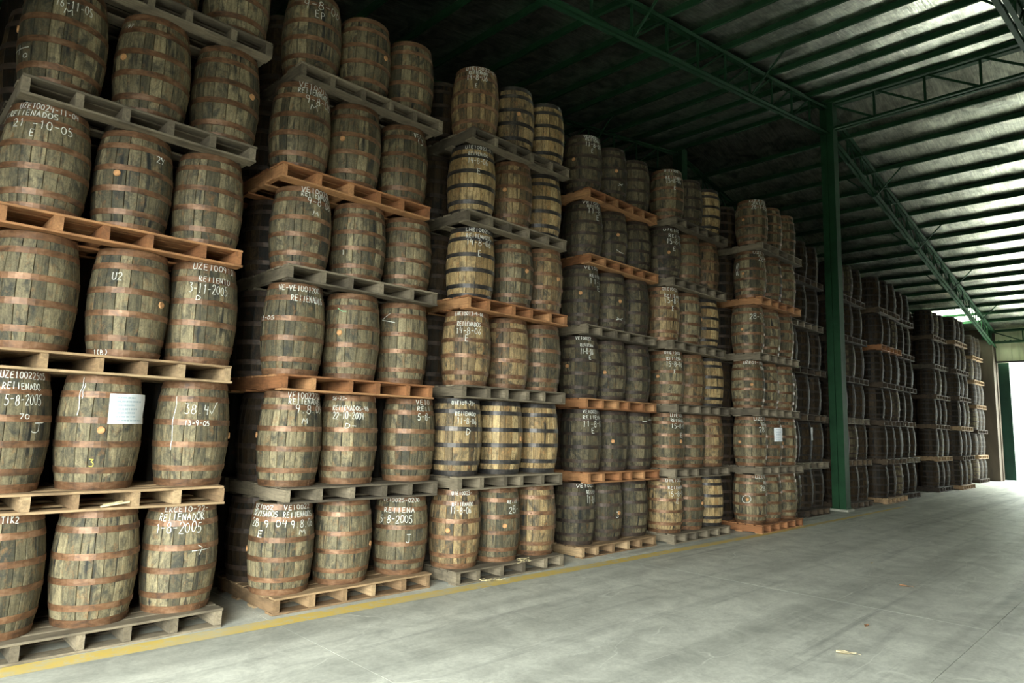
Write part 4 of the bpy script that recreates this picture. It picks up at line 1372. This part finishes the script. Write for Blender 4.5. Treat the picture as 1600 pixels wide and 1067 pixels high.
def build_small():
    paper('1', 1, 1, -4, 58, 0.575, 0.845, 'large white paper notice on the middle barrel of the first stack', 7)
    paper('6', 1, 1, -38, 2, 0.51, 0.80, 'small white paper notice on a barrel of the sixth stack', 5)
    paper('7', 1, 1, -6, 22, 0.54, 0.86, 'dim paper notice on a barrel left of the green column', 0)
    paper('12', 1, 0, 20, 60, 0.5, 0.8, 'tiny bright paper on a barrel of the stack nearest the far doorway', 0)
    # dry leaves on the floor
    for i, (x, y, s, mat, lab) in enumerate(((10.62, -2.65, 0.05, 'leaf_pale', 'tiny pale dry leaf on the floor, farthest from the viewer'),
                                             (9.32, -3.43, 0.085, 'leaf', 'reddish brown dry leaf on the floor, right of the others'),
                                             (7.09, -3.70, 0.075, 'leaf', 'brown curled dry leaf in the middle of the floor'),
                                             (6.07, -3.87, 0.105, 'leaf_pale', 'pale straw-coloured dry leaf nearest the viewer'))):
        r = random.Random(i)
        n = 8
        vs, fs = [], []
        for q in range(n + 1):
            t = q / n
            w = 0.30 * math.sin(math.pi * min(1, t * 0.97 + 0.03)) ** 0.8
            for sdx, u in enumerate((-1, 0, 1)):
                vs.append(((t - .5) * s * 1.6, u * w * s, 0.004 + s * (0.22 * abs(u) * (0.6 + .4 * math.sin(5 * t)) + 0.10 * (2 * t - 1) ** 2)))
        for q in range(n):
            for u in range(2):
                p = q * 3 + u
                fs.append((p, p + 1, p + 4, p + 3))
        root = add('dry_leaf', mesh('dry_leaf', vs, fs, [mat], True), None, (x, y, 0), (0, 0, r.uniform(-1.2, .2)))
        tag(root, lab, 'leaf', 'dry leaves on the floor')
        st = MB()
        st.bar((s * .78, 0, 0.004 + s * .09), (s * 1.1, s * .08, 0.003), 0.003, 0.003)
        add('stalk', st.build('stalk', [mat]), root)
    # split lath lying in a pallet opening of the first stack
    b = MB()
    b.bar((0, 0, 0), (0.20, -0.02, 0.028), 0.022, 0.012)
    b.bar((0.02, 0.02, 0.01), (0.16, 0.03, 0.03), 0.012, 0.008)
    o = add('wood_splinter', b.build('wood_splinter', ['straw']))
    y, xr, zs, offs = LAYOUT['1']
    o.location = (xr[1] - 0.95, y + 0.03, zs[1] + 0.03)
    tag(o, 'pale split lath poking from a pallet of the first stack', 'splinter')
    # wisps of straw on the bottom pallet of the third stack
    y, xr, zs, offs = LAYOUT['3']
    for (dx, zz, n, lab) in ((-0.78, 0.17, 6, 'tuft of straw hanging over the top edge of a bottom pallet'), (-1.35, 0.012, 9, 'loose twist of straw below a bottom pallet of the third stack')):
        r = random.Random(zz)
        b = MB()
        for q in range(n):
            a = Vector((r.uniform(-.1, .1), r.uniform(-.03, .03), r.uniform(0, .02)))
            for s in range(4):
                c = a + Vector((r.uniform(-.07, .07), r.uniform(-.03, .03), r.uniform(-.02, .015)))
                if zz < 0.1:
                    c.z = max(0.002, c.z)
                b.bar(a, c, 0.004, 0.004)
                a = c
        o = add('straw_wisp', b.build('straw_wisp', ['straw']), None, (xr[0] + dx, y - 0.03 if zz > 0.1 else y - 0.06, zz))
        tag(o, lab, 'straw')


build_barrels()
build_pallets()
build_small()
